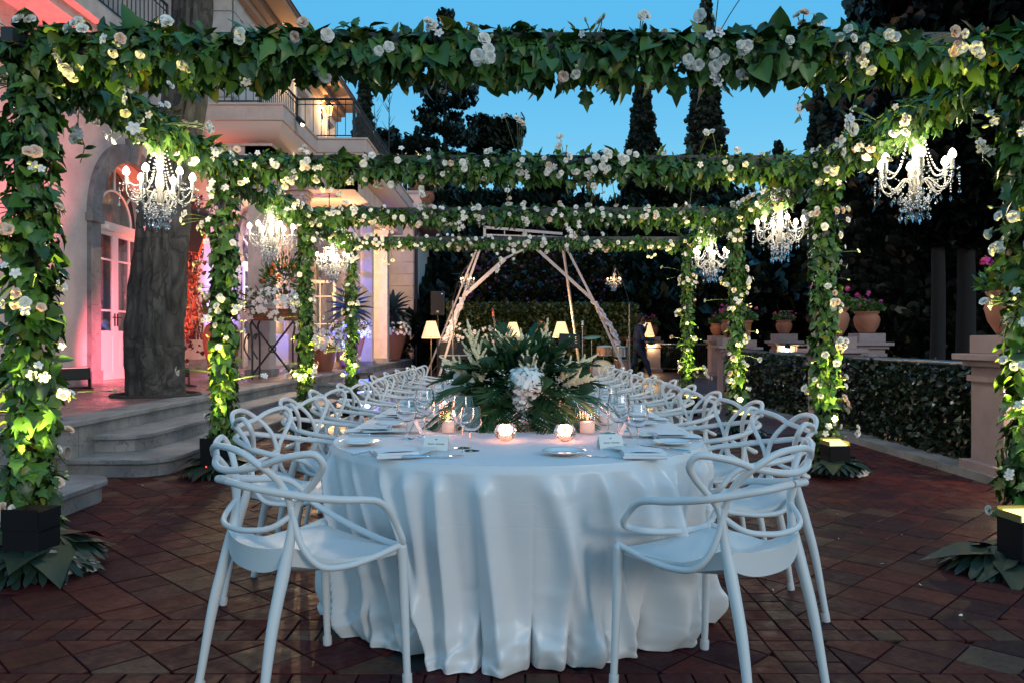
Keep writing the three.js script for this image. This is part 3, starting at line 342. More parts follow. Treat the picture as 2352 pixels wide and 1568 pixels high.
PZ.forEach((z, i) => {
  PX.forEach((x, k) => garland(`leafy garland with white roses wound round the ${ord[i]} ${lr[k]} pergola post`, V(x, .12, -z), V(x, PH + .05, -z), { post: 1, r: [.125, .105, .09, .08][i], leaves: [620, 540, 480, 440][i], own: [180, 130, 80, 60][i], flowers: [40, 40, 38, 36][i], pink: k === 0 && i === 0 ? .6 : .15, size: [.08, .074, .07, .066][i], group: 'flower garlands on the pergola posts' }));  // nearest left post: warm light on its roses is put into the petal colour
  garland(`leafy garland with small white roses along the ${ord[i]} cross beam of the pergola`, V(PX[0], PH, -z), V(PX[1], PH, -z), { r: [.115, .10, .085, .07][i], leaves: [620, 520, 460, 400][i], own: [280, 170, 90, 60][i], cross: 1, flowers: [24, 32, 36, 36][i], size: [.082, .076, .07, .064][i], dangle: [[[4.05, .38], [4.28, .62], [.55, .45], [3.6, .2]], [[1.75, .42], [1.5, .2], [3.3, .15]], [[3.2, .4], [3.3, .3], [1.9, .2]], [[2.3, .5], [2.55, .35], [1.9, .25]]][i], group: 'flower garlands on the pergola cross beams' });
  if (i < 3) PX.forEach((x, k) => garland(`leafy garland with white flowers on the ${lr[k]} side beam between ${ord[i]} and ${ord[i + 1]} posts`, V(x, PH, -z - .1), V(x, PH, -PZ[i + 1] + .1), { r: [.105, .095, .085][i], leaves: [560, 480, 420][i], own: [170, 90, 60][i], flowers: [40, 44, 44][i], size: .074, dangle: i === 0 ? [[.4, .5], [2.4, .3]] : [[.3, .35], [2.4, .2]], group: 'flower garlands on the pergola side beams' }));
});
// ---------- uplights with big leaves at the post feet ----------
const monGeo = (() => { const l = []; for (let k = 0; k < 7; k++) for (const s of [-1, 1]) { const a = s * (.25 + k * .33), g = leafGeo([[.01, .05], [.07, .3], [.085, .6], [.05, .9], [0, 1.0 - .02 * k]], .1, .3); g.scale(1, .78 - Math.abs(k - 2.5) * .05, 1); g.rotateZ(-a); l.push(g); } l.push(leafGeo([[.02, 0], [.3, .02], [.34, .3], [.2, .55], [0, .95]], .08, .25)); return merge(l); })();
const boxM = new THREE.MeshPhysicalMaterial({ color: col(.008, .008, .01), roughness: .85, specularIntensity: .4 });
const LM2 = { glow: new THREE.MeshStandardMaterial({ color: 0x332b10, emissive: col(1, .82, .22), emissiveIntensity: 3.2, roughness: .4 }), wrap: mat([.55, .55, .56], .35, { side: THREE.DoubleSide }), mon: mat([.009, .026, .014], .55, { side: THREE.DoubleSide }), red: new THREE.MeshStandardMaterial({ color: 0x220000, emissive: col(1, .05, .03), emissiveIntensity: 5 }) };
PZ.forEach((z, i) => PX.forEach((x, k) => {
  const X = x + (k ? (i ? -.02 : -.2) : (i ? .03 : .17)), Z = -z + .27, t = thing('uplight', `black box uplight glowing yellow at the foot of the ${ord[i]} ${lr[k]} post`, 'uplight', [X, 0, Z], k ? .06 : -.05, 'box uplights at the post feet');
  part('body', [bx(.18, k ? .27 : .235, .18, 0, k ? .135 : .1175, 0, .008)], boxM, t); part('rim', [bx(.18, .05, .008, 0, .295, -.086), bx(.008, k ? .035 : .1, .163, -.086, k ? .287 : .27, 0), bx(.008, k ? .035 : .1, .163, .086, k ? .287 : .27, 0)], k ? mat([.3, .26, .1], .35, { metalness: .5 }) : boxM, t); if (!k) part('front_rim', bx(.18, .10, .008, 0, .285, .0905), boxM, t);
  part('lens', put(new THREE.BoxGeometry(.15, .012, .13), [0, k ? .285 : .255, .0], [k ? .25 : -.05, 0, 0]), LM2.glow, t); part('indicator_lamp', put(new THREE.SphereGeometry(.006, 8, 6), [-.035, .1, .092]), LM2.red, t);
  const l = new THREE.SpotLight(col(1, .80, .20), [46, 50, 48, 48][i], 0, .62, .7); l.position.set(X, .33, Z + .02); l.target.position.set(x, 1.75, -z + .1); l.castShadow = true; l.shadow.radius = 2; scene.add(l, l.target);
  const m = thing('monstera_leaves', `dark green monstera leaves lying round the ${ord[i]} ${lr[k]} post foot`, 'leaves', [X, 0, Z], 0, 'leaf bundles at the post feet');
  const n = [9, 7, 5, 4][i]; for (let j = 0; j < n; j++) { const a = j / n * TAU + rr(-.2, .2), f = part('monstera_leaf', monGeo, LM2.mon, m), s = rr(.2, .32) * [1.15, 1, .9, .85][i]; f.scale.set(s, s, s); f.position.set(Math.cos(a) * .14, rr(.07, .16), Math.sin(a) * .12 - .05); f.rotation.set(0, 0, 0); f.quaternion.copy(aim(V(Math.cos(a), rr(-.22, .12), Math.sin(a)), 0)); const y = V(0, 1, 0).applyQuaternion(f.quaternion), nn = V(0, 0, 1).applyQuaternion(f.quaternion), w = V(0, 1, 0).projectOnPlane(y).normalize(); f.quaternion.premultiply(new THREE.Quaternion().setFromAxisAngle(y, Math.atan2(nn.clone().cross(w).dot(y), nn.dot(w)))); }
  const rows = []; for (let j = 0; j <= 10; j++) { const r = []; for (let q = 0; q <= 16; q++) { const a = q / 16 * Math.PI * 1.1, n2 = pn.noise(q * .7, j * .6, i * 3 + k) * .035; r.push(V((k ? 1 : 1) * (.13 + j * .016) + Math.cos(a) * .045 * (j < 9 ? 1 : .3) + n2, Math.abs(.005 + Math.sin(a) * (.12 - j * .009) + n2), .06 - j * .012 + n2)); } rows.push(r); } part('paper_wrap', quads(rows), LM2.wrap, m);
}));
// ---------- right side: pillars, pots, rail, hedge ----------
const petalC = [mat([.55, .03, .16], .6, { side: THREE.DoubleSide }), mat([.42, .03, .25], .6, { side: THREE.DoubleSide }), mat([.6, .06, .2], .6, { side: THREE.DoubleSide })];
const puffGeo = (() => { const l = []; for (let k = 0; k < 16; k++) { const d = V(rr(-1, 1), rr(-.3, 1), rr(-1, 1)).normalize(), g = new THREE.CircleGeometry(.42, 5); g.applyQuaternion(new THREE.Quaternion().setFromUnitVectors(V(0, 0, 1), d)); g.translate(d.x * .75, d.y * .75, d.z * .75); l.push(g); } return merge(l); })();
const pinkStone = mat([.31, .235, .24], .85, { map: plasterT });
function pillar(label, x, z, w, h, cap = .15) { const M = { plaster: pinkStone }; const t = thing('stone_pillar', label, 'pillar', [x, 0, -z], 0, 'garden wall pillars'); part('plinth', metric(bx(w + .14, .14, w + .14, 0, .07, 0, .006)), M.plaster, t); part('shaft', metric(bx(w, h - .14, w, 0, .14 + (h - .14) / 2, 0)), M.plaster, t); part('cap', [bx(w + .05, .05, w + .05, 0, h - .1, 0), bx(w + .1, .05, w + .1, 0, h + .025, 0, .006), bx(w + .22, .055, w + .22, 0, h + .078, 0, .01)].map(g => metric(g)), M.plaster, t); part('block', metric(bx(w + .02, cap, w + .02, 0, h + .105 + cap / 2, 0, .008)), M.plaster, t); return h + .105 + cap; }
function pot(label, x, y, z, s, shape = 0) { const t = thing('flower_pot', label, 'flower pot', [x, y, -z], 0, 'terracotta pots of pink geraniums'); part('pot', lathe(shape ? [[0, 0], [.15, 0], [.19, .38], [.22, .38], [.22, .43], [.17, .43], [.15, .36], [0, .36]].map(a => a.map(v => v * s)) : [[0, 0], [.14, 0], [.155, .03], [.22, .14], [.25, .26], [.235, .33], [.2, .37], [.235, .4], [.24, .43], [.2, .43], [.18, .38], [0, .36]].map(a => a.map(v => v * s)), 24), M.terracotta, t);
  const L = [], C = []; for (let i = 0; i < 260; i++) { const a = rnd() * TAU, r = Math.sqrt(rnd()) * .3 * s, yy = (.45 + rr(-.04, .26) * (1.25 - r / (.34 * s))) * s; L.push(new THREE.Matrix4().compose(V(Math.cos(a) * r, yy, Math.sin(a) * r), aim(V(Math.cos(a), rr(-.2, 1), Math.sin(a)), rnd() * 6), V(1, 1, 1).multiplyScalar(rr(.05, .09) * s))); C.push(leafTone()); } scatter('foliage', vineGeo, LM.leaf, L, t, C);
  for (let i = 0; i < 15; i++) { const a = rnd() * TAU, r = rr(.08, .36) * s, f = part('geranium_flower', puffGeo, pick(petalC), t); f.position.set(Math.cos(a) * r, (rr(.55, .84) - r * .35 / s * .6) * s, Math.sin(a) * r); f.scale.setScalar(rr(.035, .055) * s); f.rotation.set(rnd() * 6, rnd() * 6, 0); } return t; }
const RX = 4.1;
const pl = [[RX, 6.42, .44, .93], [RX, 10.1, .44, .93], [4.2, 15.1, .44, .93], [5.95, 13.2, .42, 1.0], [5.8, 16.8, .42, 1.02], [6.55, 25.2, .5, 1.02], [4.95, 28, .5, 1.0]];
const pt = [.85, .87, .8, .85, .68, .9, .95];
const pw = ['nearest to the right edge', 'behind the second right flower post', 'behind the third right flower post', 'set back past the hedge, left of bare trunks', 'with the lit lamp past the hedge', 'at the far end of the terrace rail', 'just behind the walking man'];
pl.forEach(([x, z, w, h], i) => { const top = pillar(`pale pink pillar ${pw[i]}`, x, z, w, h); pot(`pink geranium pot on the pillar ${pw[i]}`, x, top, z, pt[i], 0); });
pot('straight sided geranium pot beside the third right flower post', 4.65, 1.15, 15.9, .9, 1); pillar('pale pillar just right of the third right flower post', 4.65, 15.9, .42, .9, .14);
pillar('small white pillar at the back of the stage beside the drums', 3.55, 27.5, .5, 1.05); pot('pink geranium pot behind the drum kit and the walking man', 3.55, 1.3, 27.5, .95);
const warmGlass = new THREE.MeshStandardMaterial({ color: 0x886644, emissive: col(1, .72, .38), emissiveIntensity: 2.6, roughness: .4 });
for (const [x, y, z, l, s] of [[4.03, .83, 6.16, 'hooded dome wall lamp glowing on the nearest right pillar', 1], [5.78, .98, 16.56, 'small round lamp glowing on the set back pillar', .8], [4.86, .98, 27.72, 'round lamp glowing on the pillar behind the walking man', 1.25]]) { const t = thing('wall_lamp', l, 'wall lamp', [x, y, -z]); part('bulb', put(new THREE.SphereGeometry(.07 * s, 16, 12), [0, -.02, .05], [0, 0, 0], [1, 1.15, .8]), warmGlass, t); part('hood', put(new THREE.SphereGeometry(.085 * s, 16, 8, 0, TAU, 0, Math.PI / 2.1), [0, 0, .045], [.25, 0, 0]), M.iron, t); const p = new THREE.PointLight(col(1, .68, .34), 2.2 * s, 0, 2); p.position.set(x, y - .02, -z + .05); p.castShadow = true; scene.add(p); }
function rail(label, pts, y) { const t = thing('garden_rail', label, 'railing', [0, 0, 0], 0, 'garden rails'); for (let i = 0; i < pts.length - 1; i++) { const a = V(pts[i][0], y, -pts[i][1]), b = V(pts[i + 1][0], y, -pts[i + 1][1]); part('top_rail', rod(a, b, .03, .03, 10), mat([.07, .09, .11], .35, { metalness: .5 }), t); part('lower_rail', rod(a.clone().setY(.14), b.clone().setY(.14), .014, .014, 6), M.iron, t); const n = Math.round(a.distanceTo(b) / .14), g = new THREE.CylinderGeometry(.007, .007, y - .15, 5); for (let k = 1; k < n; k++) { const m = part('baluster', g, M.iron, t), q = a.clone().lerp(b, k / n); m.position.set(q.x, (y + .15) / 2, q.z); } } }
rail('dark metal rail over the hedge between the two nearest right pillars', [[RX, 6.66], [RX, 9.86]], .93); rail('dark metal rail over the hedge beyond the second right pillar', [[RX, 10.34], [4.2, 14.86]], .93); rail('far dark rail closing the terrace between the two far pillars', [[5.2, 27.9], [6.3, 25.4]], 1.0); rail('dark rail past the hedge between the set back pillars', [[5.93, 13.42], [5.8, 16.58]], 1.05);
struct('stone_kerb', [mbx(RX - .32, RX + .5, 0, .07, -5.2, -15.6)], M.stone);
function bush(name, label, category, gen, n, size, tint, group, geo = vineGeo) { const t = thing(name, label, category, [0, 0, 0], 0, group), L = [], C = []; for (let i = 0; i < n; i++) { const p = gen(i); L.push(new THREE.Matrix4().compose(p, aim(V(rr(-1, 1), rr(-.5, 1), rr(-1, 1)), rnd() * 6), V(1, 1, 1).multiplyScalar(size * rr(.6, 1.3)))); const s = rr(.5, 1.5); C.push(col(tint[0] * s, tint[1] * s, tint[2] * s)); } scatter('foliage', geo, LM.leaf, L, t, C); return t; }
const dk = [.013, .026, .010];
const hg = (x0, x1, z0, z1, h) => () => { const f = rnd(); const z = rr(z0, z1), b = .06 * pn.noise(z * 1.4, 0, 5); return f < .5 ? V(x0 + rr(-.06, .05) + b, rr(.04, h), -z) : f < .85 ? V(rr(x0, x1), h + rr(-.05, .05) + b, -z) : V(rr(x0, x1), rr(.04, h), -z); };
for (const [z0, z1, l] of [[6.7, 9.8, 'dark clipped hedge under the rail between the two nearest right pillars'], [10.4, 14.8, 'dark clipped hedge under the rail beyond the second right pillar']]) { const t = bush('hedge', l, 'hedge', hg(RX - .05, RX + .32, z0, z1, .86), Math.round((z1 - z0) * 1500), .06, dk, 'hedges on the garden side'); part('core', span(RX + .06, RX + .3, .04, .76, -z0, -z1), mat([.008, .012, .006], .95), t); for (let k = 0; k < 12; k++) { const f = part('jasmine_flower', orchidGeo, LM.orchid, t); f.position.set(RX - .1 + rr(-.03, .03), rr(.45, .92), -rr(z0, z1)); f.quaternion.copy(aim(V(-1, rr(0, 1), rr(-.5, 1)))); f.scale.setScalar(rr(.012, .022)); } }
// ---------- far hedge, woods, hill, trees ----------
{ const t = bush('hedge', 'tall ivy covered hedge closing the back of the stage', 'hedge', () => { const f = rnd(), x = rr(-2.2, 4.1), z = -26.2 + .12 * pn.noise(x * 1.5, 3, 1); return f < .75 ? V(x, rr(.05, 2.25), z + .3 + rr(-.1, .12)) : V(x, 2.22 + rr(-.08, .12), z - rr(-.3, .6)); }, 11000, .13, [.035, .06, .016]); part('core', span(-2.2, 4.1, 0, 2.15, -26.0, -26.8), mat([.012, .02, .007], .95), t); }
const hill = (() => { const rows = []; for (let j = 0; j <= 50; j++) { const r = []; for (let i = 0; i <= 90; i++) { const a = lerp(-1.25, 1.35, i / 90), d = 44 + j * 3.2, x = Math.sin(a) * d, z = -Math.cos(a) * d; const h = smooth(44, 150, d) * (20 + 9 * pn.noise(x * .02, z * .02, 1)) * (.55 + .45 * Math.cos(a * 1.1 - .1)) + pn.noise(x * .12, z * .12, 4) * .8 - .6; r.push(V(x, h, z)); } rows.push(r); } return quads(rows); })();
struct('hillside', hill, mat([.03, .042, .026], .95));
const clumpGeo = (() => { const l = []; for (let k = 0; k < 9; k++) { const g = new THREE.CircleGeometry(.42, 5); g.scale(1, .55, 1); g.applyQuaternion(new THREE.Quaternion().setFromEuler(new THREE.Euler(rr(0, 6), rr(0, 6), rr(0, 6)))); g.translate(rr(-.5, .5), rr(-.4, .4), rr(-.5, .5)); l.push(g); } return merge(l); })();
const spikeGeo = (() => { const l = []; for (let k = 0; k < 8; k++) { const g = leafGeo([[0, 0], [.09, .3], [.06, .7], [0, 1]], .2, .1); g.rotateX(rr(-.5, .5)); g.rotateZ(rr(-.5, .5)); g.rotateY(rr(0, 6)); g.translate(rr(-.2, .2), rr(-.3, .2), rr(-.2, .2)); l.push(g); } return merge(l); })();
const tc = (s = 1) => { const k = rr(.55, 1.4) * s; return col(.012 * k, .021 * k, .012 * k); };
function cypress(label, x, z, h, r, n, base = .4, group, y0 = 0, sh = 1) { const t = thing('cypress_tree', label, 'cypress tree', [x, y0, -z], 0, group); part('trunk', rod(V(0, -1, 0), V(0, h * .85, 0), .009 * h + .03, .03, 8), M.darkBark, t); const L = [], C = [], sd = rnd() * 90; for (let i = 0; i < n; i++) { const f = Math.pow(rnd(), 1.15), y = base + (h - base) * f, a = rnd() * TAU, prof = Math.pow(Math.sin(Math.PI * Math.min(1, .12 + .88 * Math.pow(1 - f, .75)) * .62), 1) * Math.pow(1 - f, .42), lump = 1 + .42 * pn.noise(Math.cos(a) * 1.3 + sd, y * 1.2, Math.sin(a) * 1.3) + .18 * pn.noise(a * 3, y * 3, sd), R = r * prof * lump * Math.sqrt(rr(.35, 1)), s = rr(.5, 1.1) * (.26 + r * .06); L.push(new THREE.Matrix4().compose(V(Math.cos(a) * R, y, Math.sin(a) * R), aim(V(Math.cos(a) * .35, 1, Math.sin(a) * .35), rnd() * 6), V(s, s * 1.2, s))); C.push(tc(sh)); } scatter('crown', clumpGeo, LM.leaf, L, t, C); return t; }
const P = (x, y, d) => at(x, y, d);
function cyp(label, px, top, d, wpx, n, base) { const p = P(px, top, d); cypress(label, p.x, d, p.y, wpx / FPX * d / 2 * 1.12, n, base, 'cypresses behind the garden'); }
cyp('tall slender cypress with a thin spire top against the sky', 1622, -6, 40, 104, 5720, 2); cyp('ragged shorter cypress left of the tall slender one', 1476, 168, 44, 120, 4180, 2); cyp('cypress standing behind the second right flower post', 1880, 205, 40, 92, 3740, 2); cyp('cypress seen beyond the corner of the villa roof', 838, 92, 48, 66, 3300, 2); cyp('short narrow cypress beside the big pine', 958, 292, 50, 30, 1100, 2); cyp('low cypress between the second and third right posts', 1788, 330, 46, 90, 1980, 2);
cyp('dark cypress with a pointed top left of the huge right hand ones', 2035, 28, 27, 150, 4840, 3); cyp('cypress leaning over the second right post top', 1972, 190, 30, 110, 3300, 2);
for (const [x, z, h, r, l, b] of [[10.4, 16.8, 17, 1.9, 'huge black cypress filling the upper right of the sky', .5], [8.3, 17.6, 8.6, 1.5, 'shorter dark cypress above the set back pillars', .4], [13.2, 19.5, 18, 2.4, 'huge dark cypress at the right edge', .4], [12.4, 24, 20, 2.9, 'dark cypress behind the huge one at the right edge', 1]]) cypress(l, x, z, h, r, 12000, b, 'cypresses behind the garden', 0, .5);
for (const [x, z, w, l] of [[7.45, 13.8, .13, 'slim grey bare trunk behind the hedge, left of a pair'], [8.0, 13.9, .17, 'thicker grey bare trunk behind the hedge, right of a pair'], [10.2, 14.5, .1, 'thin bare trunk near the right edge behind the hedge']]) { const t = thing('bare_tree', l, 'tree', [x, 0, -z]); part('trunk', tube([[0, -.2, 0], [.04, 2, 0], [-.02, 4, .05], [.03, 5.6, 0]], [[0, w], [1, w * .7]], 20, 9), M.darkBark, t); const L = [], C = []; for (let i = 0; i < 1500; i++) { const y = rr(2.9, 9), q = 1.3 * Math.min(1, (y - 2.7) * .8) * Math.sqrt(rnd()), an = rnd() * TAU; L.push(new THREE.Matrix4().compose(V(Math.cos(an) * q, y, Math.sin(an) * q), aim(V(rr(-1, 1), 1, rr(-1, 1))), V(1, 1, 1).multiplyScalar(rr(.2, .45)))); C.push(tc(.4)); } scatter('crown', clumpGeo, LM.leaf, L, t, C); }
{ // big layered pine
  const d = 46, b = P(1022, 0, d), top = P(1022, 26, d).y, t = thing('pine_tree', 'large open pine with layered branches against the dusk sky', 'pine tree', [b.x, 0, -d]); part('trunk', tube([[0, 0, 0], [.1, top * .4, 0], [0, top * .75, 0], [.15, top * .97, 0]], [[0, .34], [1, .06]], 20, 8), M.bark, t); const L = [], C = [], br = [];
  for (let k = 0; k < 46; k++) { const f = k / 46, y = lerp(top * .42, top * .985, f) + rr(-.3, .3), a = k * 2.4 + rr(-.4, .4), len = (k < 8 ? 2.4 : 2.7) * Math.pow(1 - f, .45) * rr(.55, 1.1) + .25, e = V(Math.cos(a) * len, y - rr(.0, .5) + .25 * len * .3, Math.sin(a) * len); br.push(rod(V(.05, y, 0), e, .05, .015, 5)); const m = Math.round(10 + len * 13); for (let i = 0; i < m; i++) { const q = V(.05, y, 0).lerp(e, rr(.25, 1.05)); q.add(V(rr(-.38, .38), rr(-.22, .22), rr(-.38, .38))); L.push(new THREE.Matrix4().compose(q, aim(V(rr(-1, 1), rr(-.3, 1), rr(-1, 1)), 0), V(1, .8, 1).multiplyScalar(rr(.28, .55)))); C.push(tc()); } } part('branches', merge(br), M.bark, t).userData.kind = 'stuff'; scatter('crown', clumpGeo, LM.leaf, L, t, C);
}
function roundTree(label, px, py, d, rx, ry, n, s = .6) { const c = P(px, py, d), X = rx / FPX * d, Y = ry / FPX * d, t = thing('bushy_tree', label, 'tree', [c.x, 0, -d], 0, 'round trees of the wood'); part('trunk', rod(V(0, -.5, 0), V(0, c.y, 0), .25, .12, 7), M.bark, t); const L = [], C = [], lobes = []; for (let k = 0; k < 9; k++) lobes.push([V(rr(-.75, .75) * X, rr(-.6, .75) * Y, rr(-.7, .7) * X), rr(.3, .55)]); for (let i = 0; i < n; i++) { const [q, R] = pick(lobes), v = V(rr(-1, 1), rr(-1, 1), rr(-1, 1)).normalize().multiplyScalar(Math.pow(rnd(), .4) * R); L.push(new THREE.Matrix4().compose(V(q.x + v.x * X, c.y + q.y + v.y * Y, q.z + v.z * X), aim(V(rr(-1, 1), rr(-.3, 1), rr(-1, 1)), 0), V(1, 1, 1).multiplyScalar(s * rr(.6, 1.3)))); C.push(tc(1.1)); } scatter('crown', clumpGeo, LM.leaf, L, t, C); }
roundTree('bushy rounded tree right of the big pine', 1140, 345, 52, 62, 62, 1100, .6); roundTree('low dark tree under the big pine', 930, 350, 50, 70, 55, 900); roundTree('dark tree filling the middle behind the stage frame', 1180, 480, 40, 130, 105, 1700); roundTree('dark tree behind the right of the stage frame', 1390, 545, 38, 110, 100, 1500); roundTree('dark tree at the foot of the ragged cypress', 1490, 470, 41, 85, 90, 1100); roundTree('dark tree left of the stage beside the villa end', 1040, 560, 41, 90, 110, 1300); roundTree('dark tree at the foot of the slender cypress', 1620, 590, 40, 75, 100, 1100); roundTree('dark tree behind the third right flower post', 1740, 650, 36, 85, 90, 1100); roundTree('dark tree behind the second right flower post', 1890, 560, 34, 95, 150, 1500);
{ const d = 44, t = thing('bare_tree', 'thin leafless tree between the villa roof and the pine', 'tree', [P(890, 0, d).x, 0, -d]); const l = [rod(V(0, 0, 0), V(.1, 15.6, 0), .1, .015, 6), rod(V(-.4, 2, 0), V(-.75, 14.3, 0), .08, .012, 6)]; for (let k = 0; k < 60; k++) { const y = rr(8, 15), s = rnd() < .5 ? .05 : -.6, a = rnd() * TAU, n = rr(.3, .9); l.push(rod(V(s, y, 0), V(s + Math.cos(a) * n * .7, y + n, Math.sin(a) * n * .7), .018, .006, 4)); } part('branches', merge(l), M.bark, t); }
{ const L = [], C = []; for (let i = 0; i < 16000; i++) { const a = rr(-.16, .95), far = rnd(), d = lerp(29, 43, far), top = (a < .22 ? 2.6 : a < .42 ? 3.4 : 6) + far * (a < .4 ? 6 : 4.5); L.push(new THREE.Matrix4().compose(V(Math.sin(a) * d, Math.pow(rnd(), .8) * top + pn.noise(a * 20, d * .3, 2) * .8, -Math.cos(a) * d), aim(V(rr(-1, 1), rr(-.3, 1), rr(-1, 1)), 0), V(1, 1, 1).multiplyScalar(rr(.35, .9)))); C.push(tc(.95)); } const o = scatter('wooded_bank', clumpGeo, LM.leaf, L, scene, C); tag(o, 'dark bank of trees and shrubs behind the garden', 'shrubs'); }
{ const L = [], C = []; for (let i = 0; i < 90; i++) { L.push(new THREE.Matrix4().compose(V(rr(-1.9, 3.6), rr(2.4, 4.6), -27.6 - rr(0, .6)), aim(V(rr(-1, 1), rr(-1, 1), 1), 0), V(1, 1, 1).multiplyScalar(rr(.04, .09)))); const s = rr(.5, 1.2); C.push(col(.075 * s, .022 * s, .14 * s)); } const t = thing('bougainvillea', 'purple flowering bougainvillea behind the back hedge', 'shrub', [0, 0, 0]); scatter('blossom', puffGeo, LM.leaf, L, t, C); const L2 = [], C2 = []; for (let i = 0; i < 1800; i++) { L2.push(new THREE.Matrix4().compose(V(rr(-2, 3.9), rr(1.8, 4.8), -28.2 - rr(0, .7)), aim(V(rr(-1, 1), rr(-1, 1), 1), 0), V(1, 1, 1).multiplyScalar(rr(.12, .25)))); C2.push(tc(1)); } scatter('foliage', vineGeo, LM.leaf, L2, t, C2); }
// ---------- table and cloth ----------
const TC = .02, TR0 = .81, ZN = 3.46, ZF = 10.6, TY = .725;
const clothM = new THREE.MeshPhysicalMaterial({ color: col(.74, .745, .755), roughness: .38, side: THREE.DoubleSide, map: tex(256, (u, v) => { const w = .5 + .5 * Math.sin(u * TAU * 64) * Math.sin(v * TAU * 64); return .95 + .04 * w + .03 * (fbm(u, v, 8, 3, 71) - .5); }, [9, 9]), bumpMap: tex(512, (u, v) => { const f = fbm(u, v, 6, 5, 73), l = Math.abs(fbm(u, v, 3, 3, 79) - .5), g = Math.min(Math.abs(u - .5), Math.abs(v - .35)); return f + .06 * smooth(.03, 0, l) + .08 * smooth(.012, 0, g); }, [1.2, 2.4], false), bumpScale: .0035 });
{
  const t = thing('tablecloth', 'long white satin tablecloth with deep folds pooling on the floor', 'tablecloth', [0, 0, 0]);
  const A = Math.PI * TR0, Ls = ZF - ZN, per = 2 * A + 2 * Ls;
  const edge = s => { s = ((s % per) + per) % per; if (s < A) { const a = s / TR0; return [TC - Math.cos(a) * TR0, -ZN + Math.sin(a) * TR0, -Math.cos(a), Math.sin(a)]; } s -= A; if (s < Ls) return [TC + TR0, -ZN - s, 1, 0]; s -= Ls; if (s < A) { const a = s / TR0; return [TC + Math.cos(a) * TR0, -ZF - Math.sin(a) * TR0, Math.cos(a), -Math.sin(a)]; } s -= A; return [TC - TR0, -ZF + s, -1, 0]; };
  const folds = []; { let s = .04; while (s < per) { folds.push([s, rr(.024, .065), rnd() < .3 ? rr(.9, 1.3) : rr(.15, .7), rr(-.12, .5), rr(0, .4)]); s += rr(.08, .23); } }
  const hemG = (s, q) => { let v = 0; for (const [c, w, a, sl, st] of folds) { let d = s - c - sl * q * .5; d -= Math.round(d / per) * per; if (Math.abs(d) > w * 3) continue; v += a * Math.exp(-(d * d) / (w * w * .5)) * (.5 * smooth(.015, .14, q) + .5 * smooth(st * .6, st * .6 + .7, q)); } return v; };
  const rows = [], NJ = 66, S = []; for (let s = 0; s < A; s += .0055) S.push(s); for (let s = A; s < A + Ls; s += .03) S.push(s); for (let s = A + Ls; s < 2 * A + Ls; s += .03) S.push(s); for (let s = 2 * A + Ls; s < per; s += .03) S.push(s); S.push(per);
  for (let j = 0; j <= NJ; j++) { const q = j / NJ, row = []; for (const s of S) {
    const [x, z, nx, nz] = edge(s), rim = .012 * (1 - Math.cos(Math.min(1, q / .03) * Math.PI / 2));
    let off = hemG(s, q) * .115 * (1 - .35 * smooth(.8, 1, q)) - .07 * smooth(0, .8, q) + pn.noise(s * 5, q * 1.5, 1) * .008 * smooth(.05, .5, q);
    // near the floor the satin buckles, gathers at creases and tucks under
    const b1 = pn.noise(s * 3.1, 1.7, 8), b2 = pn.noise(s * 7.5, q * 4, 4), b3 = pn.noise(s * 19, q * 15, 2), cr = Math.pow(1 - Math.min(1, Math.abs(pn.noise(s * 4.2, .3, 21)) * 5), 3);
    const low = smooth(.72, .93, q), tuck = smooth(.94, 1, q), p0 = .93 + .02 * b1;
    off += low * (.024 + .045 * b1 + .05 * b2 + .018 * b3 - .07 * cr) - tuck * (.015 + .04 * b2) + smooth(.92, .97, q) * Math.max(0, b1 - .1) * .05;
    let y = q < p0 ? TY - .004 - (TY - .05 - .035 * b2 * low - .03 * cr) * (q / p0) : lerp(.046 + .035 * b2 * low + .03 * cr, .004, smooth(p0, 1, q)); y = Math.max(.004, y + low * .016 * b3);
    off += .012 * Math.exp(-Math.pow((q - .62 - .25 * pn.noise(s * 1.6, 0, 3)) / .03, 2)) * pn.noise(s * 4, 5, 1);
    row.push(V(x + nx * (off - .012 + rim), y - (q < .03 ? 0 : 0), z + nz * (off - .012 + rim)));
  } rows.push(row); }
  const g = quads(rows), u = g.attributes.uv, n = S.length; for (let j = 0; j <= NJ; j++) for (let i = 0; i < n; i++) u.setXY(j * n + i, S[i] * .6, j / NJ * .5); part('skirt', g, clothM, t);
  const top = []; for (let k = 0; k <= 14; k++) { const f = 1 - k / 14, row = []; for (let i = 0; i <= 260; i++) { const s = i / 260 * per, [x, z] = edge(s), cx = TC, cz = Math.min(-ZN, Math.max(-ZF, z)), h = .0016 * pn.noise(x * 3, z * 3, 7); row.push(V(lerp(cx, x - (x - cx) * .015, f), TY + h * (f < 1 ? 1 : 0) - (f > .99 ? .004 : 0), lerp(cz, z - (z - cz) * .015, f))); } top.push(row); }
  const tg = quads(top), tp = tg.attributes.position, tu = tg.attributes.uv; for (let i = 0; i < tp.count; i++) tu.setXY(i, tp.getX(i) * .6, tp.getZ(i) * .6); const topM = clothM.clone(); topM.roughness = .75; part('cloth_top', tg, topM, t);
}
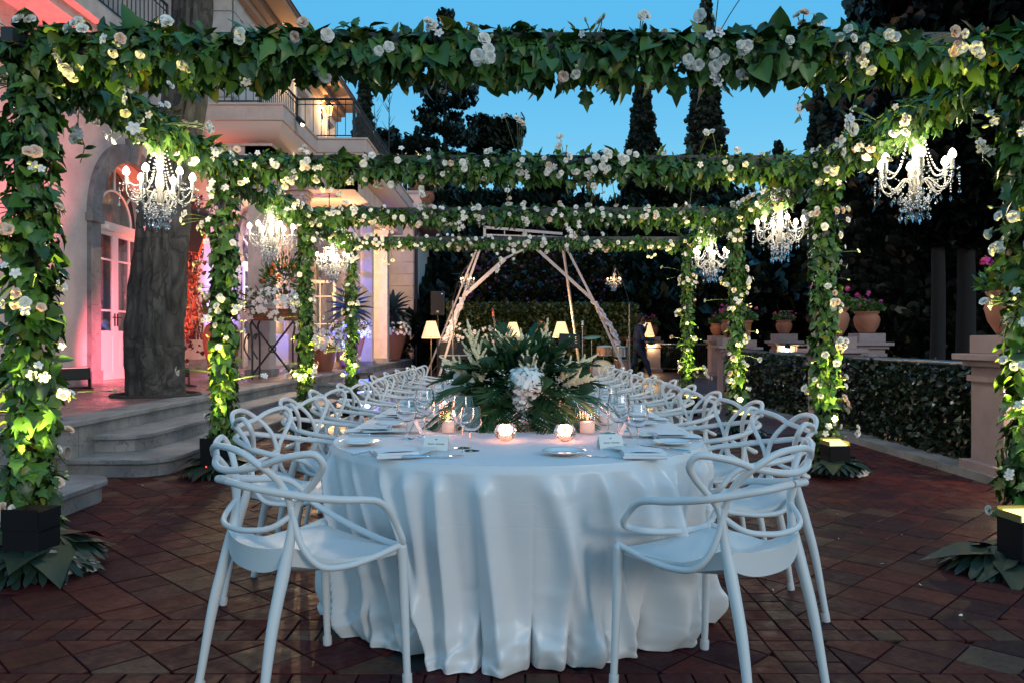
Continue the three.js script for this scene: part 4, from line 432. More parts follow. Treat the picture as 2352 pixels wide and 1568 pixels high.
// ---------- white armchairs of woven hoops ----------
const chairM = mat([.68, .69, .69], .42);
const chairParts = (() => {
  const fitw = w => w - .042 * (1 - smooth(-.08, .03, w)), fity = (y, w) => y * lerp(.968, 1, smooth(.06, .2, w)), fit = h => h.map(([l, y, w]) => [l * lerp(.965, 1, smooth(.06, .2, w)), fity(y, w), fitw(w)]);
  const both = h0 => { const h = fit(h0); return bothF(h); }, bothF = h => { const m = h.slice(0, -1).map(([l, y, w]) => [-l, y, -w]).reverse(); return [...h.map(([l, y, w]) => [l, y, -w]), ...m]; }, one = h => fit(h).map(([l, y, w]) => [l, y, -w]), mir = h => h.map(([l, y, w]) => [-l, y, w]);
  const ear = [[.188, .62, -.114], [.20, .67, -.106], [.235, .715, -.094], [.285, .77, -.083], [.312, .808, -.086], [.305, .838, -.108], [.25, .833, -.155], [.2, .818, -.182], [.154, .800, -.2], [.08, .783, -.236], [0, .776, -.248]];
  const top = [[.188, .60, -.114], [.183, .68, -.124], [.176, .735, -.147], [.166, .775, -.178], [.150, .803, -.207], [.11, .832, -.230], [.06, .846, -.242], [0, .849, -.246]];
  const arm = [[0, .738, -.236], [.1, .731, -.219], [.183, .712, -.15], [.24, .698, -.09], [.275, .678, -.01], [.287, .67, .045], [.284, .655, .09], [.272, .615, .132], [.256, .55, .176], [.24, .472, .214]];
  const low = [[.186, .64, -.114], [.152, .602, -.168], [.08, .589, -.208], [0, .586, -.218]];
  const sd = [[.240, .472, .214], [.246, .463, .1], [.246, .458, 0], [.238, .474, -.055], [.218, .53, -.094], [.198, .6, -.112], [.188, .66, -.118]];
  const rl = [[.188, .64, -.114], [.187, .56, -.124], [.188, .47, -.145], [.196, .3, -.188], [.21, .03, -.233]], fl = [[.238, .462, .212], [.237, .41, .217], [.239, .2, .226], [.241, .03, .234]];
  const capL = (l, w, a) => put(lathe([[0, 0], [.0155, 0], [.0165, .005], [.0165, .034], [.014, .038]], 12), [l, 0, -w], [a, 0, 0]);
  const rows = [], N = 20, seatP = (a, v, under) => { const hw = lerp(.176, .237, smooth(0, .75, v)) + .01 * Math.sin(v * Math.PI), w = lerp(-.19 - .03 * (1 - a * a), .214 + .012 * (1 - a * a), v), rear = 1 - smooth(0, .42, v), dip = .014 * (1 - a * a) * Math.sin(Math.min(1, v * 1.25) * Math.PI * .5 + .3), y = .462 - dip + rear * (.05 + .012 * Math.pow(Math.abs(a), 3)); const th = lerp(.075, .028, smooth(0, .5, v)) * (.8 + .2 * (1 - Math.pow(Math.abs(a), 4))); return V(a * hw, under ? y - th : y, -w); };
  const ring = []; for (let i = 0; i <= N; i++) { const v = i / N, r = []; for (let k = 0; k <= N; k++) r.push(seatP(k / N * 2 - 1, v, 0)); for (let k = N; k >= 0; k--) { const a = k / N * 2 - 1, q = seatP(a, v, 1); q.x *= .97; r.push(q); } r.push(r[0].clone()); ring.push(r); }
  const seat = [quads(ring)]; for (const v of [0, 1]) { const a = [], b = []; for (let k = 0; k <= N; k++) { a.push(seatP(k / N * 2 - 1, v, 0)); const q = seatP(k / N * 2 - 1, v, 1); q.x *= .97; b.push(q); } seat.push(quads([a, b])); }
  const L = [['seat', toCreasedNormals(norm(merge(seat)), .7)], ['ear_hoop', tube(both(ear), .0108, 110, 10)], ['top_hoop', tube(both(top), .0108, 90, 10)], ['arm_rail', tube(both(arm).map(p => p), [[0, .0112], [.14, .0132], [.3, .0112], [.7, .0112], [.86, .0132], [1, .0112]], 110, 10)], ['lower_rail', tube(both(low), .0092, 40, 10)]];
  for (const s of [1, -1]) { const f = s > 0 ? h => h : mir; L.push(['side_rail', tube(one(f(sd)), .0104, 44, 10)], ['leg', tube(one(f(rl)), [[0, .0122], [.3, .0192], [.42, .0178], [1, .0128]], 30, 12)], ['leg', tube(one(f(fl)), [[0, .0192], [.25, .0168], [1, .0125]], 26, 12)], ['foot_cap', merge([capL(s * .2025, -.277, -.16)])], ['foot_cap', merge([capL(s * .241, .235, .06)])]); }
  return L;
})();
let chair0;
function chair(x, z, fx, fz, label, group) {
  const turn = Math.atan2(-fx, -fz);
  if (!chair0) { chair0 = thing('armchair', label, 'chair', [x, 0, z], turn, group); for (const [n, g] of chairParts) part(n, g, n === 'foot_cap' ? mat([.62, .62, .63], .6) : chairM, chair0); return; }
  dup(chair0, [x, 0, z], turn, label, group);
}
chair(-.692, -2.617, .695, -.719, 'white hoop backed armchair in front, left of the round table end', 'white armchairs round the table');
chair(.668, -2.58, -.625, -.78, 'white hoop backed armchair in front, right of the round table end');
const nth = ['nearest', 'second', 'third', 'fourth', 'fifth', 'sixth', 'seventh', 'eighth', 'ninth', 'tenth'];
const CLz = i => 3.6 + .70 * i, CRz = i => 3.40 + .735 * i;
for (let i = 0; i < 10; i++) { const j = i ? rr(-.035, .035) : 0; chair(-.985 + j * .6, -CLz(i), 1, j, `white armchair ${nth[i]} from the front in the left row along the table`); chair(1.0 + j * .5, -CRz(i), -1, -j, `white armchair ${nth[i]} from the front in the right row along the table`); }
chair(.72, -11.5, -.6, .8, 'white armchair at the far right end of the table'); chair(-.72, -11.5, .6, .8, 'white armchair at the far left end of the table');
// ---------- place settings ----------
const glassM = new THREE.MeshPhysicalMaterial({ color: col(.98, 1, 1), transmission: 1, thickness: 0, roughness: .0, ior: 1.5, side: THREE.DoubleSide }), glassS = new THREE.MeshPhysicalMaterial({ color: col(1, 1, 1), transmission: 1, thickness: .02, roughness: 0, ior: 1.5 });
const china = mat([.82, .83, .82], .12), linen = mat([.78, .78, .79], .8, { bumpMap: grain, bumpScale: .001, side: THREE.DoubleSide }), paper = mat([.82, .82, .80], .7, { side: THREE.DoubleSide }), silver = mat([.75, .76, .78], .16, { metalness: 1 });
function glass(name, H, R, label) { const k = H / .2, t = thing(name, label, 'glass', [0, -9, 0]); const out = [[.004, .088], [.014, .09], [.026, .098], [.036, .114], [.04, .13], [.0395, .15], [.036, .175], [.0325, .2]]; part('bowl', lathe([...out, [.0317, .2005], ...out.slice(1).reverse().map(([r, y]) => [Math.max(0, r - .0011), y + .0012]), [0, .0915]].map(([r, y]) => [r * R / .04, y * k]), 32), glassS, t); part('stem', lathe([[.0036, .005], [.0032, .02], [.003, .05], [.0034, .08], [.006, .088], [.0, .0895]].map(([r, y]) => [r, y * k]), 12), glassS, t); part('base', lathe([[0, .0065], [.006, .006], [.02, .003], [.034, .0015], [.0345, .0005], [0, .0002]].map(([r, y]) => [r, y]), 28), glassS, t); return t; }
const wine0 = glass('wine_glass', .205, .046, 'x'), water0 = glass('wine_glass', .168, .043, 'x'); let gw = 0, gs = 0;
const setGlass = (o, first, x, z, label, group) => { if (first) { o.position.set(x, TY, z); o.userData.label = label; o.userData.group = group; } else dup(o, [x, TY, z], rnd() * 6, label, group); };
const plate0 = thing('bread_plate', 'x', 'plate', [0, -9, 0]); part('plate', lathe([[0, .004], [.045, .004], [.05, .006], [.078, .014], [.081, .0155], [.081, .0175], [.076, .0165], [.05, .009], [.046, .0075], [0, .0075]], 36), china, plate0);
const nap0 = thing('napkin', 'x', 'napkin', [0, -9, 0]); { // folded napkin standing proud of its fold
  const fold = (w, d, h0, h1, y) => { const rows = []; for (let j = 0; j <= 10; j++) { const v = j / 10, r = []; for (let i = 0; i <= 10; i++) { const u = i / 10; r.push(V((u - .5) * w, y + lerp(h0, h1, v) + .004 * Math.sin(u * Math.PI) + .0012 * pn.noise(u * 5, v * 5, y * 90), (v - .5) * d)); } rows.push(r); } return quads(rows); };
  const close = (w, d, y, h) => { const l = [fold(w, d, h, h * .5, y)]; const e = []; for (let j = 0; j <= 8; j++) { const a = -Math.PI / 2 + j / 8 * Math.PI, r = []; for (let i = 0; i <= 6; i++) r.push(V((i / 6 - .5) * w, y + h / 2 + Math.sin(a) * h / 2, -d / 2 - Math.cos(a) * h * .45)); e.push(r); } l.push(quads(e), fold(w, d, 0, 0, y)); return merge(l); };
  part('lower_fold', close(.155, .2, .001, .011), linen, nap0); part('upper_fold', put(close(.15, .125, .012, .013), [0, 0, -.03], [-.05, .02, 0]), linen, nap0);
}
const lines = (n, s, big) => { const c = document.createElement('canvas'); c.width = 256; c.height = big ? 384 : 160; const x = c.getContext('2d'); x.fillStyle = '#f3f2ec'; x.fillRect(0, 0, c.width, c.height); x.fillStyle = '#3a3f52'; x.strokeStyle = '#3a3f52'; return [c, x]; };
function emblem(x, cx, cy, s) { x.beginPath(); x.moveTo(cx - s, cy - s * .35); x.quadraticCurveTo(cx - s * .3, cy - s * .6, cx, cy - s * .1); x.quadraticCurveTo(cx + s * .3, cy - s * .6, cx + s, cy - s * .35); x.quadraticCurveTo(cx + s * .3, cy - s * .1, cx + s * .18, cy + s * .5); x.lineTo(cx - s * .18, cy + s * .5); x.quadraticCurveTo(cx - s * .3, cy - s * .1, cx - s, cy - s * .35); x.fill(); }
const cardTex = (() => { const [c, x] = lines(); emblem(x, 128, 42, 17); x.lineWidth = 2.6; x.lineCap = 'round'; x.beginPath(); let px = 48; x.moveTo(px, 92); for (let k = 0; k < 26; k++) { const w = k === 11 ? 14 : 6.2; px += w; if (k === 11) { x.moveTo(px, 92); continue; } x.quadraticCurveTo(px - 5, 92 - (k === 0 || k === 12 ? 24 : 8 + hash(k, 3, 1) * 8), px, 92 + hash(k, 5, 2) * 4); } x.stroke(); const t = new THREE.CanvasTexture(c); t.colorSpace = THREE.SRGBColorSpace; return t; })();
const menuTex = (() => { const [c, x] = lines(0, 0, 1); emblem(x, 128, 50, 22); x.fillStyle = '#6a6f80'; for (let k = 0; k < 11; k++) { const w = 70 + hash(k, 1, 4) * 90; x.fillRect(128 - w / 2, 100 + k * 22, w, 3.4); } const t = new THREE.CanvasTexture(c); t.colorSpace = THREE.SRGBColorSpace; return t; })();
const cardM = mat([.84, .84, .83], .7, { map: cardTex }), menuM = mat([.84, .84, .83], .7, { map: menuTex });
const card0 = thing('place_card', 'x', 'place card', [0, -9, 0]); { const w = .095, h = .062, a = .5, pl = new THREE.PlaneGeometry(w, h); pl.translate(0, h / 2, 0); const f = part('front', put(pl, [0, 0, Math.sin(a) * h], [-a, 0, 0]), cardM, card0); part('back', put(new THREE.BoxGeometry(w, h, .0006).translate(0, h / 2, 0), [0, 0, -Math.sin(a) * h], [a, 0, 0]), paper, card0); part('front_sheet', put(new THREE.BoxGeometry(w, h, .0006).translate(0, h / 2, 0), [0, -.0003, Math.sin(a) * h - .0008], [-a, 0, 0]), paper, card0); }
const menu0 = thing('menu_card', 'x', 'menu', [0, -9, 0]); part('sheet', bx(.13, .0015, .19, 0, .0008, 0), paper, menu0); part('print', put(new THREE.PlaneGeometry(.126, .186), [0, .0019, 0], [-Math.PI / 2, 0, 0]), menuM, menu0);
const knife0 = thing('knife', 'x', 'knife', [0, -9, 0]); { const bl = new THREE.Shape(); bl.moveTo(0, 0); bl.lineTo(.012, .003); bl.quadraticCurveTo(.021, .03, .019, .08); bl.quadraticCurveTo(.014, .118, .002, .125); bl.lineTo(0, 0); const g = new THREE.ExtrudeGeometry(bl, { depth: .0015, bevelEnabled: true, bevelSize: .0005, bevelThickness: .0005, bevelSegments: 1 }); g.rotateX(-Math.PI / 2); part('blade', put(g, [-.008, .004, -.0]), silver, knife0); part('handle', put(lathe([[0, 0], [.006, .001], [.0085, .012], [.0075, .05], [.0065, .08], [.0075, .092], [.005, .1], [0, .101]], 14), [0, .007, .1], [-Math.PI / 2, 0, 0], [1, 1, .75]), silver, knife0); }
const fork0 = thing('fork', 'x', 'fork', [0, -9, 0]); { part('handle', put(tube([[0, .003, .1], [0, .004, .04], [0, .006, -.01], [0, .004, -.03]], [[0, .0048], [.6, .0026], [1, .003]], 16, 8), [0, 0, 0], [0, 0, 0], [1.5, .8, 1]), silver, fork0); const l = [bx(.021, .0016, .022, 0, .004, -.04, .0006)]; for (let k = 0; k < 4; k++) l.push(bx(.0028, .0016, .045, -.009 + k * .006, .004, -.072, .0006)); part('tines', l, silver, fork0); }
const firsts = new Set(); const laid = (o, x, z, turn, label, group) => { if (!firsts.has(o)) { firsts.add(o); o.position.set(x, TY + .0015, z); o.rotation.y = turn; o.userData.label = label; o.userData.group = group; return o; } return dup(o, [x, TY + .0015, z], turn, label, group); };
function setting(x, z, face, where, full, o = {}) { // face: the way the guest looks, as an angle; local right and forward
  const f = [-Math.sin(face), -Math.cos(face)], r = [-f[1], f[0]], P = (a, b) => [x + r[0] * a + f[0] * b, z + r[1] * a + f[1] * b];
  const j = () => rr(-.012, .012), j2 = () => rr(-.12, .12);
  laid(nap0, ...P(j(), .13 + j()), face + (o.nt || 0) + j2() * .5, `folded white napkin ${where}`, 'folded napkins on the table');
  const m = laid(menu0, ...P(.035 + (o.mx || 0), .20), face + .18 + (o.nt || 0) * .6, `printed menu card tucked by the napkin ${where}`, 'menu cards on the table'); m.position.y += .012;
  laid(plate0, ...P(o.px ?? -.235, o.py ?? .19), rnd() * 6, `small white bread plate ${where}`, 'bread plates on the table');
  setGlass(wine0, !gw++, ...P(o.wx ?? .17, o.wy ?? .40), `taller stemmed wine glass ${where}`, 'wine glasses on the table'); setGlass(water0, !gs++, ...P(o.sx ?? .235, o.sy ?? .33), `shorter stemmed water glass ${where}`, 'water glasses on the table');
  if (full > 0) { laid(knife0, ...P(o.kx ?? .15, .16), face + (o.kt ?? .05), `silver knife ${where}`, 'knives on the table'); laid(fork0, ...P(-.125, .15), face + (o.ft || 0), `silver fork ${where}`, 'forks on the table'); laid(card0, ...P(.03, .34), face + Math.PI + (o.ct || 0) + Math.PI, `folded white name card ${where}`, 'name cards on the table'); }
}
for (let i = 0; i < 10; i++) { setting(TC - .81, -CLz(i), -Math.PI / 2, `at the ${nth[i]} place in the left row`, i < 4 ? 1 : 0); setting(TC + .81, -CRz(i), Math.PI / 2, `at the ${nth[i]} place in the right row`, i < 4 ? 1 : 0); }
setting(-.52, -2.77, -.62, 'at the front left end of the table', 1, { nt: .35, kt: -.75, kx: .155, px: -.31, py: .26, wx: .08, wy: .438, sx: .155, sy: .393, ct: .5 });
setting(.55, -2.77, .62, 'at the front right end of the table', 1, { nt: -.55, px: -.227, py: .31, ct: -.45, ft: .7, kx: .17, wx: .13, wy: .40, sx: .17, sy: .33 });
// ---------- candles, bowl, hurricane glasses ----------
const flameM = new THREE.MeshStandardMaterial({ color: 0x554433, emissive: col(1, .42, .14), emissiveIntensity: 2.4, roughness: .6 }), waxM = mat([.75, .62, .5], .5, { emissive: col(1, .24, .12), emissiveIntensity: .28 }), cutM = new THREE.MeshPhysicalMaterial({ color: col(1, .95, .95), transmission: 1, thickness: .006, roughness: .05, ior: 1.5, flatShading: true });
function candle(label, x, z, kind) {
  const t = thing('candle_holder', label, 'candle', [x, TY, z], rnd() * 3, 'candles round the flower centrepiece');
  if (kind === 0) { const g = new THREE.IcosahedronGeometry(.048, 2).toNonIndexed(); const p = g.attributes.position; for (let i = 0; i < p.count; i++) { let y = p.getY(i) * .86 + .039; if (y > .07) y = .07; p.setY(i, Math.max(.001, y)); } g.computeVertexNormals(); part('glass', g, cutM, t); const inn = lathe([[0, .012], [.03, .016], [.038, .034], [.034, .06], [.03, .0702]], 18); part('inner_glass', inn, glassM, t); part('wax', lathe([[0, .013], [.018, .013], [.018, .03], [0, .03]], 16), waxM, t); part('flame', put(lathe([[0, 0], [.0045, .004], [.0055, .01], [.003, .02], [0, .028]], 10), [0, .034, 0]), flameM, t); const l = new THREE.PointLight(col(1, .36, .2), .09, 0, 2); l.position.set(x, TY + .046, z); l.castShadow = true; scene.add(l); }
  else { const R = kind === 1 ? .045 : .055, H = kind === 1 ? .12 : .14, n = 22, rows = []; for (let j = 0; j <= 8; j++) { const r = []; for (let i = 0; i <= n * 4; i++) { const a = i / (n * 4) * TAU, q = R * (1 + .03 * Math.cos(a * n)) * (j === 0 ? .94 : 1); r.push(V(Math.cos(a) * q, .002 + j / 8 * H, Math.sin(a) * q)); } rows.push(r); } part('glass', quads(rows), glassM, t); part('wax', lathe([[0, .004], [R * .62, .004], [R * .62, .055], [0, .055]], 20), waxM, t); part('flame', put(lathe([[0, 0], [.005, .005], [.006, .012], [.003, .024], [0, .034]], 10), [0, .06, 0]), flameM, t); const l = new THREE.PointLight(col(1, .36, .2), .09, 0, 2); l.position.set(x, TY + .075, z); l.castShadow = true; scene.add(l); }
}
candle('round cut glass candle holder glowing pink, in front left of the flowers', -.035, -3.30, 0); candle('round cut glass candle holder with a tall flame, front right of the flowers', .215, -3.29, 0);
candle('tall ribbed glass candle holder left of the flowers', -.30, -3.58, 1); candle('wide glass candle cylinder right of the flowers', .335, -3.56, 2); candle('ribbed glass candle holder behind the left one', -.36, -4.15, 1); candle('glass candle cylinder hidden behind the right palm leaves', .22, -4.0, 2); candle('small candle farther along the table on the left', -.30, -6.2, 1); candle('small candle farther along the table on the right', .32, -6.5, 1);
{ const t = thing('bowl', 'small white bowl right of the flower centrepiece', 'bowl', [.46, TY, -3.92]); part('bowl', lathe([[0, .003], [.03, .003], [.05, .02], [.056, .05], [.053, .05], [.046, .022], [0, .01]], 24), china, t); part('contents', put(new THREE.SphereGeometry(.04, 12, 6, 0, TAU, 0, 1.4), [0, .012, 0], [0, 0, 0], [1, .6, 1]), mat([.12, .07, .04], .8), t); }
// ---------- flower centrepiece ----------
function centre(x, z, s, label, seed0) {
  seed = seed0; const t = thing('flower_arrangement', label, 'flowers', [x, TY, z]);
  part('vase', lathe([[0, .004], [.05, .004], [.052, .008], [.012, .02], [.011, .03], [.02, .045], [.02, .055], [.012, .065], [.03, .08], [.07, .11], [.085, .16], [.087, .19], [.083, .19], [.08, .16], [.06, .112], [0, .09]].map(p => p.map(v => v * s)), 28), glassS, t);
  const gm = { f: mat([.02, .085, .03], .38, { side: THREE.DoubleSide }), l: mat([.012, .042, .016], .3, { side: THREE.DoubleSide }), l2: mat([.035, .09, .02], .4, { side: THREE.DoubleSide }), a: mat([.95, .80, .52], .8, { side: THREE.DoubleSide }), h: mat([.78, .82, .80], .6, { side: THREE.DoubleSide }), w: mat([.8, .8, .78], .6, { side: THREE.DoubleSide }) };
  const leafl = leafGeo([[0, 0], [.045, .25], [.05, .5], [.025, .8], [0, 1]], .3, .12);
  const frond = (dir, L, droop, sc, name = 'palm_frond') => { // arching rib with leaflets
    const d = dir.clone().normalize(), pts = []; for (let k = 0; k <= 6; k++) { const q = k / 6; pts.push(V(0, .17 * s, 0).addScaledVector(d, L * q).add(V(0, -droop * q * q * L, 0))); }
    const c = new THREE.CatmullRomCurve3(pts), l = [tube(pts, .0022, 16, 5)]; const n = Math.round(L * 62);
    for (let k = 3; k < n; k++) { const q = k / n, p = c.getPoint(q), tg = c.getTangent(q); let side = tg.clone().cross(V(0, 1, 0)); if (side.length() < .2) side = V(1, 0, 0); side.normalize(); const len = sc * Math.sin(Math.PI * Math.min(1, .18 + q * .82)) * rr(.85, 1.1) + .02; for (const m of [-1, 1]) { const dd = side.clone().multiplyScalar(m * (1 - q * .35)).addScaledVector(tg, .55 + q * .6).add(V(0, rr(-.25, .12), 0)).normalize(), g = leafl.clone(); g.scale(len, len, len); g.applyQuaternion(aim(dd, 0)); g.translate(p.x, p.y, p.z); l.push(g); } }
    return part(name, merge(l), gm.f, t);
  };
  const F = [[-.9, .35, .5, .42, .5], [-1, .1, .35, .46, .55], [-.75, -.2, .8, .40, .6], [-.35, -.42, .9, .36, .5], [.25, -.45, .95, .33, .5], [.55, -.35, .9, .40, .45], [.95, -.1, .55, .46, .5], [1, .25, .3, .45, .55], [1, .5, -.2, .42, .5], [-.95, .5, -.3, .42, .45], [.75, .1, .8, .38, .6], [-.2, .9, -.3, .3, .1], [.3, 1, -.2, .3, .1], [.7, .85, -.1, .34, .2], [-.7, .8, -.1, .34, .2], [.1, .4, -1, .4, .4], [-.5, -.5, .6, .38, .35], [.75, -.45, .5, .42, .3], [.45, .9, .2, .28, .15], [-.45, .35, .9, .3, .5], [1, -.3, .1, .38, .3], [-1, -.15, .5, .44, .35], [-.6, .55, .5, .36, .35], [.6, .55, .5, .36, .35], [.1, .5, .9, .3, .5], [-.15, -.3, 1, .3, .6], [.9, .6, .3, .4, .3], [-.9, .6, .3, .4, .3], [-.85, -.35, .6, .42, .4], [0, .8, .4, .3, .3], [-.45, -.2, 1, .34, .5], [.45, -.15, 1, .34, .5], [-.8, .2, .7, .4, .5], [.8, .25, .7, .4, .5], [.2, -.6, 1, .3, .3], [-.6, -.7, .8, .34, .25], [.9, -.5, .6, .38, .25]];
  for (const [a, b, c, L, dr] of F) frond(V(a, b, c), L * s * rr(1.0, 1.15), dr, .12 * s);
  for (let k = 0; k < 300; k++) { const a = rnd() * TAU, e = rr(-.5, 1.1), d = V(Math.cos(a) * Math.cos(e), Math.sin(e), Math.sin(a) * Math.cos(e)), q = rr(.7, 1.25), p = V(d.x * .19 * s * q, (.19 + d.y * .12 * q) * s, d.z * .14 * s * q), f = part('leaf', k % 2 ? rusGeo : vineGeo, k % 5 ? gm.l : gm.l2, t); f.position.copy(p); f.quaternion.copy(aim(d.clone().add(V(rr(-.5, .5), rr(-.6, .3), rr(-.5, .5))), rnd() * 6)); f.scale.setScalar(rr(.07, .125) * s); }
  const bead = new THREE.IcosahedronGeometry(1, 0);
  const plume = (px, py, pz, d, L, w) => { const l = [], dd = V(...d).normalize(); for (let b = 0; b < 11; b++) { const q = b / 11, a = b * 2.4, base = V(px, py, pz).addScaledVector(dd, L * q * .8), sd = dd.clone().multiplyScalar(1).add(V(Math.cos(a), .2, Math.sin(a)).multiplyScalar(b === 10 ? 0 : .75)).normalize(), ln = b === 10 ? L * .35 : w * (1 - q * .75) + .02, n = Math.round(ln * 900); for (let k = 0; k < n; k++) { const u = k / n, g = bead.clone(), r = (.0056 - .003 * u) * rr(.7, 1.3); g.scale(r, r, r); const jj = .0095 * (1 - u * .75); g.translate(base.x + sd.x * ln * u + rr(-jj, jj), base.y + sd.y * ln * u + rr(-jj, jj), base.z + sd.z * ln * u + rr(-jj, jj)); l.push(g); } } part('astilbe_plume', merge(l), gm.a, t); };
  for (const [a, b, c, d, L, w] of [[-.16, .24, .04, [-.25, 1, .1], .27, .12], [-.19, .22, .06, [-.85, .6, .2], .2, .09], [-.10, .25, .05, [.35, .9, .1], .22, .1], [-.16, .22, .08, [-.05, .9, .3], .18, .11], [.03, .26, .06, [-.1, 1, .0], .2, .09], [.06, .2, .12, [-.15, 1, .2], .17, .1], [.17, .22, .08, [.85, .55, .1], .23, .08], [.2, .2, .1, [.8, .2, .3], .16, .09], [.0, .27, .0, [-.5, .9, 0], .2, .08], [.1, .27, 0, [.15, 1, 0], .24, .07]]) plume(a * s, b * s - .015, c * s, d, L * s * .85, w * s);
  const ht = (hx, hy, hz, R, n) => { const h = new THREE.Group(), fl = []; for (let k = 0; k < n; k++) { const y = 1 - 2 * (k + .5) / n, a = k * 2.39996, r = Math.sqrt(1 - y * y), d = V(Math.cos(a) * r, y, Math.sin(a) * r); if (d.z < -.55) continue; for (let q = 0; q < 4; q++) { const g = new THREE.CircleGeometry(.5, 6); g.scale(.9, 1, 1); g.translate(0, .42, .06); g.rotateX(rr(-.35, .2)); g.rotateZ(q * Math.PI / 2 + rr(-.2, .2)); g.scale(.36 * R, .36 * R, .36 * R); g.applyQuaternion(new THREE.Quaternion().setFromUnitVectors(V(0, 0, 1), d.clone().add(V(rr(-.3, .3), rr(-.3, .3), rr(-.2, .2))).normalize())); const RR = R * rr(.88, 1.05); g.translate(hx + d.x * RR, hy + d.y * RR * .95, hz + d.z * RR); fl.push(g); } } part('hydrangea', merge(fl), gm.h, t); };
  ht(.035 * s, .20 * s, .16 * s, .075 * s, 70); ht(.02 * s, .12 * s, .15 * s, .05 * s, 40);
  const gyp = []; for (let k = 0; k < 420; k++) { const c = pick([[.02, .16, .16], [.16, .22, .1], [.2, .17, .12], [-.08, .2, .15], [.1, .26, .05], [-.2, .12, .1], [.16, .1, .14], [-.03, .27, .02]]), g = bead.clone(), r = rr(.0022, .0048) * s; g.scale(r, r * .6, r); g.translate((c[0] + rr(-.06, .06)) * s, (c[1] + rr(-.06, .06)) * s, (c[2] + rr(-.05, .05)) * s); gyp.push(g); } part('small_white_blossoms', merge(gyp), gm.w, t).userData.kind = 'stuff';
  const o = part('white_orchid', orchidGeo, gm.w, t); o.position.set(-.24 * s, .17 * s, .06 * s); o.quaternion.copy(aim(V(-.4, .4, 1))); o.scale.setScalar(.085 * s);
}
centre(.02, -3.86, 1.12, 'big arrangement of palm fronds, cream plumes and white hydrangea on the table', 31);
centre(-.02, -6.9, 1, 'second palm and plume arrangement farther along the table', 77);
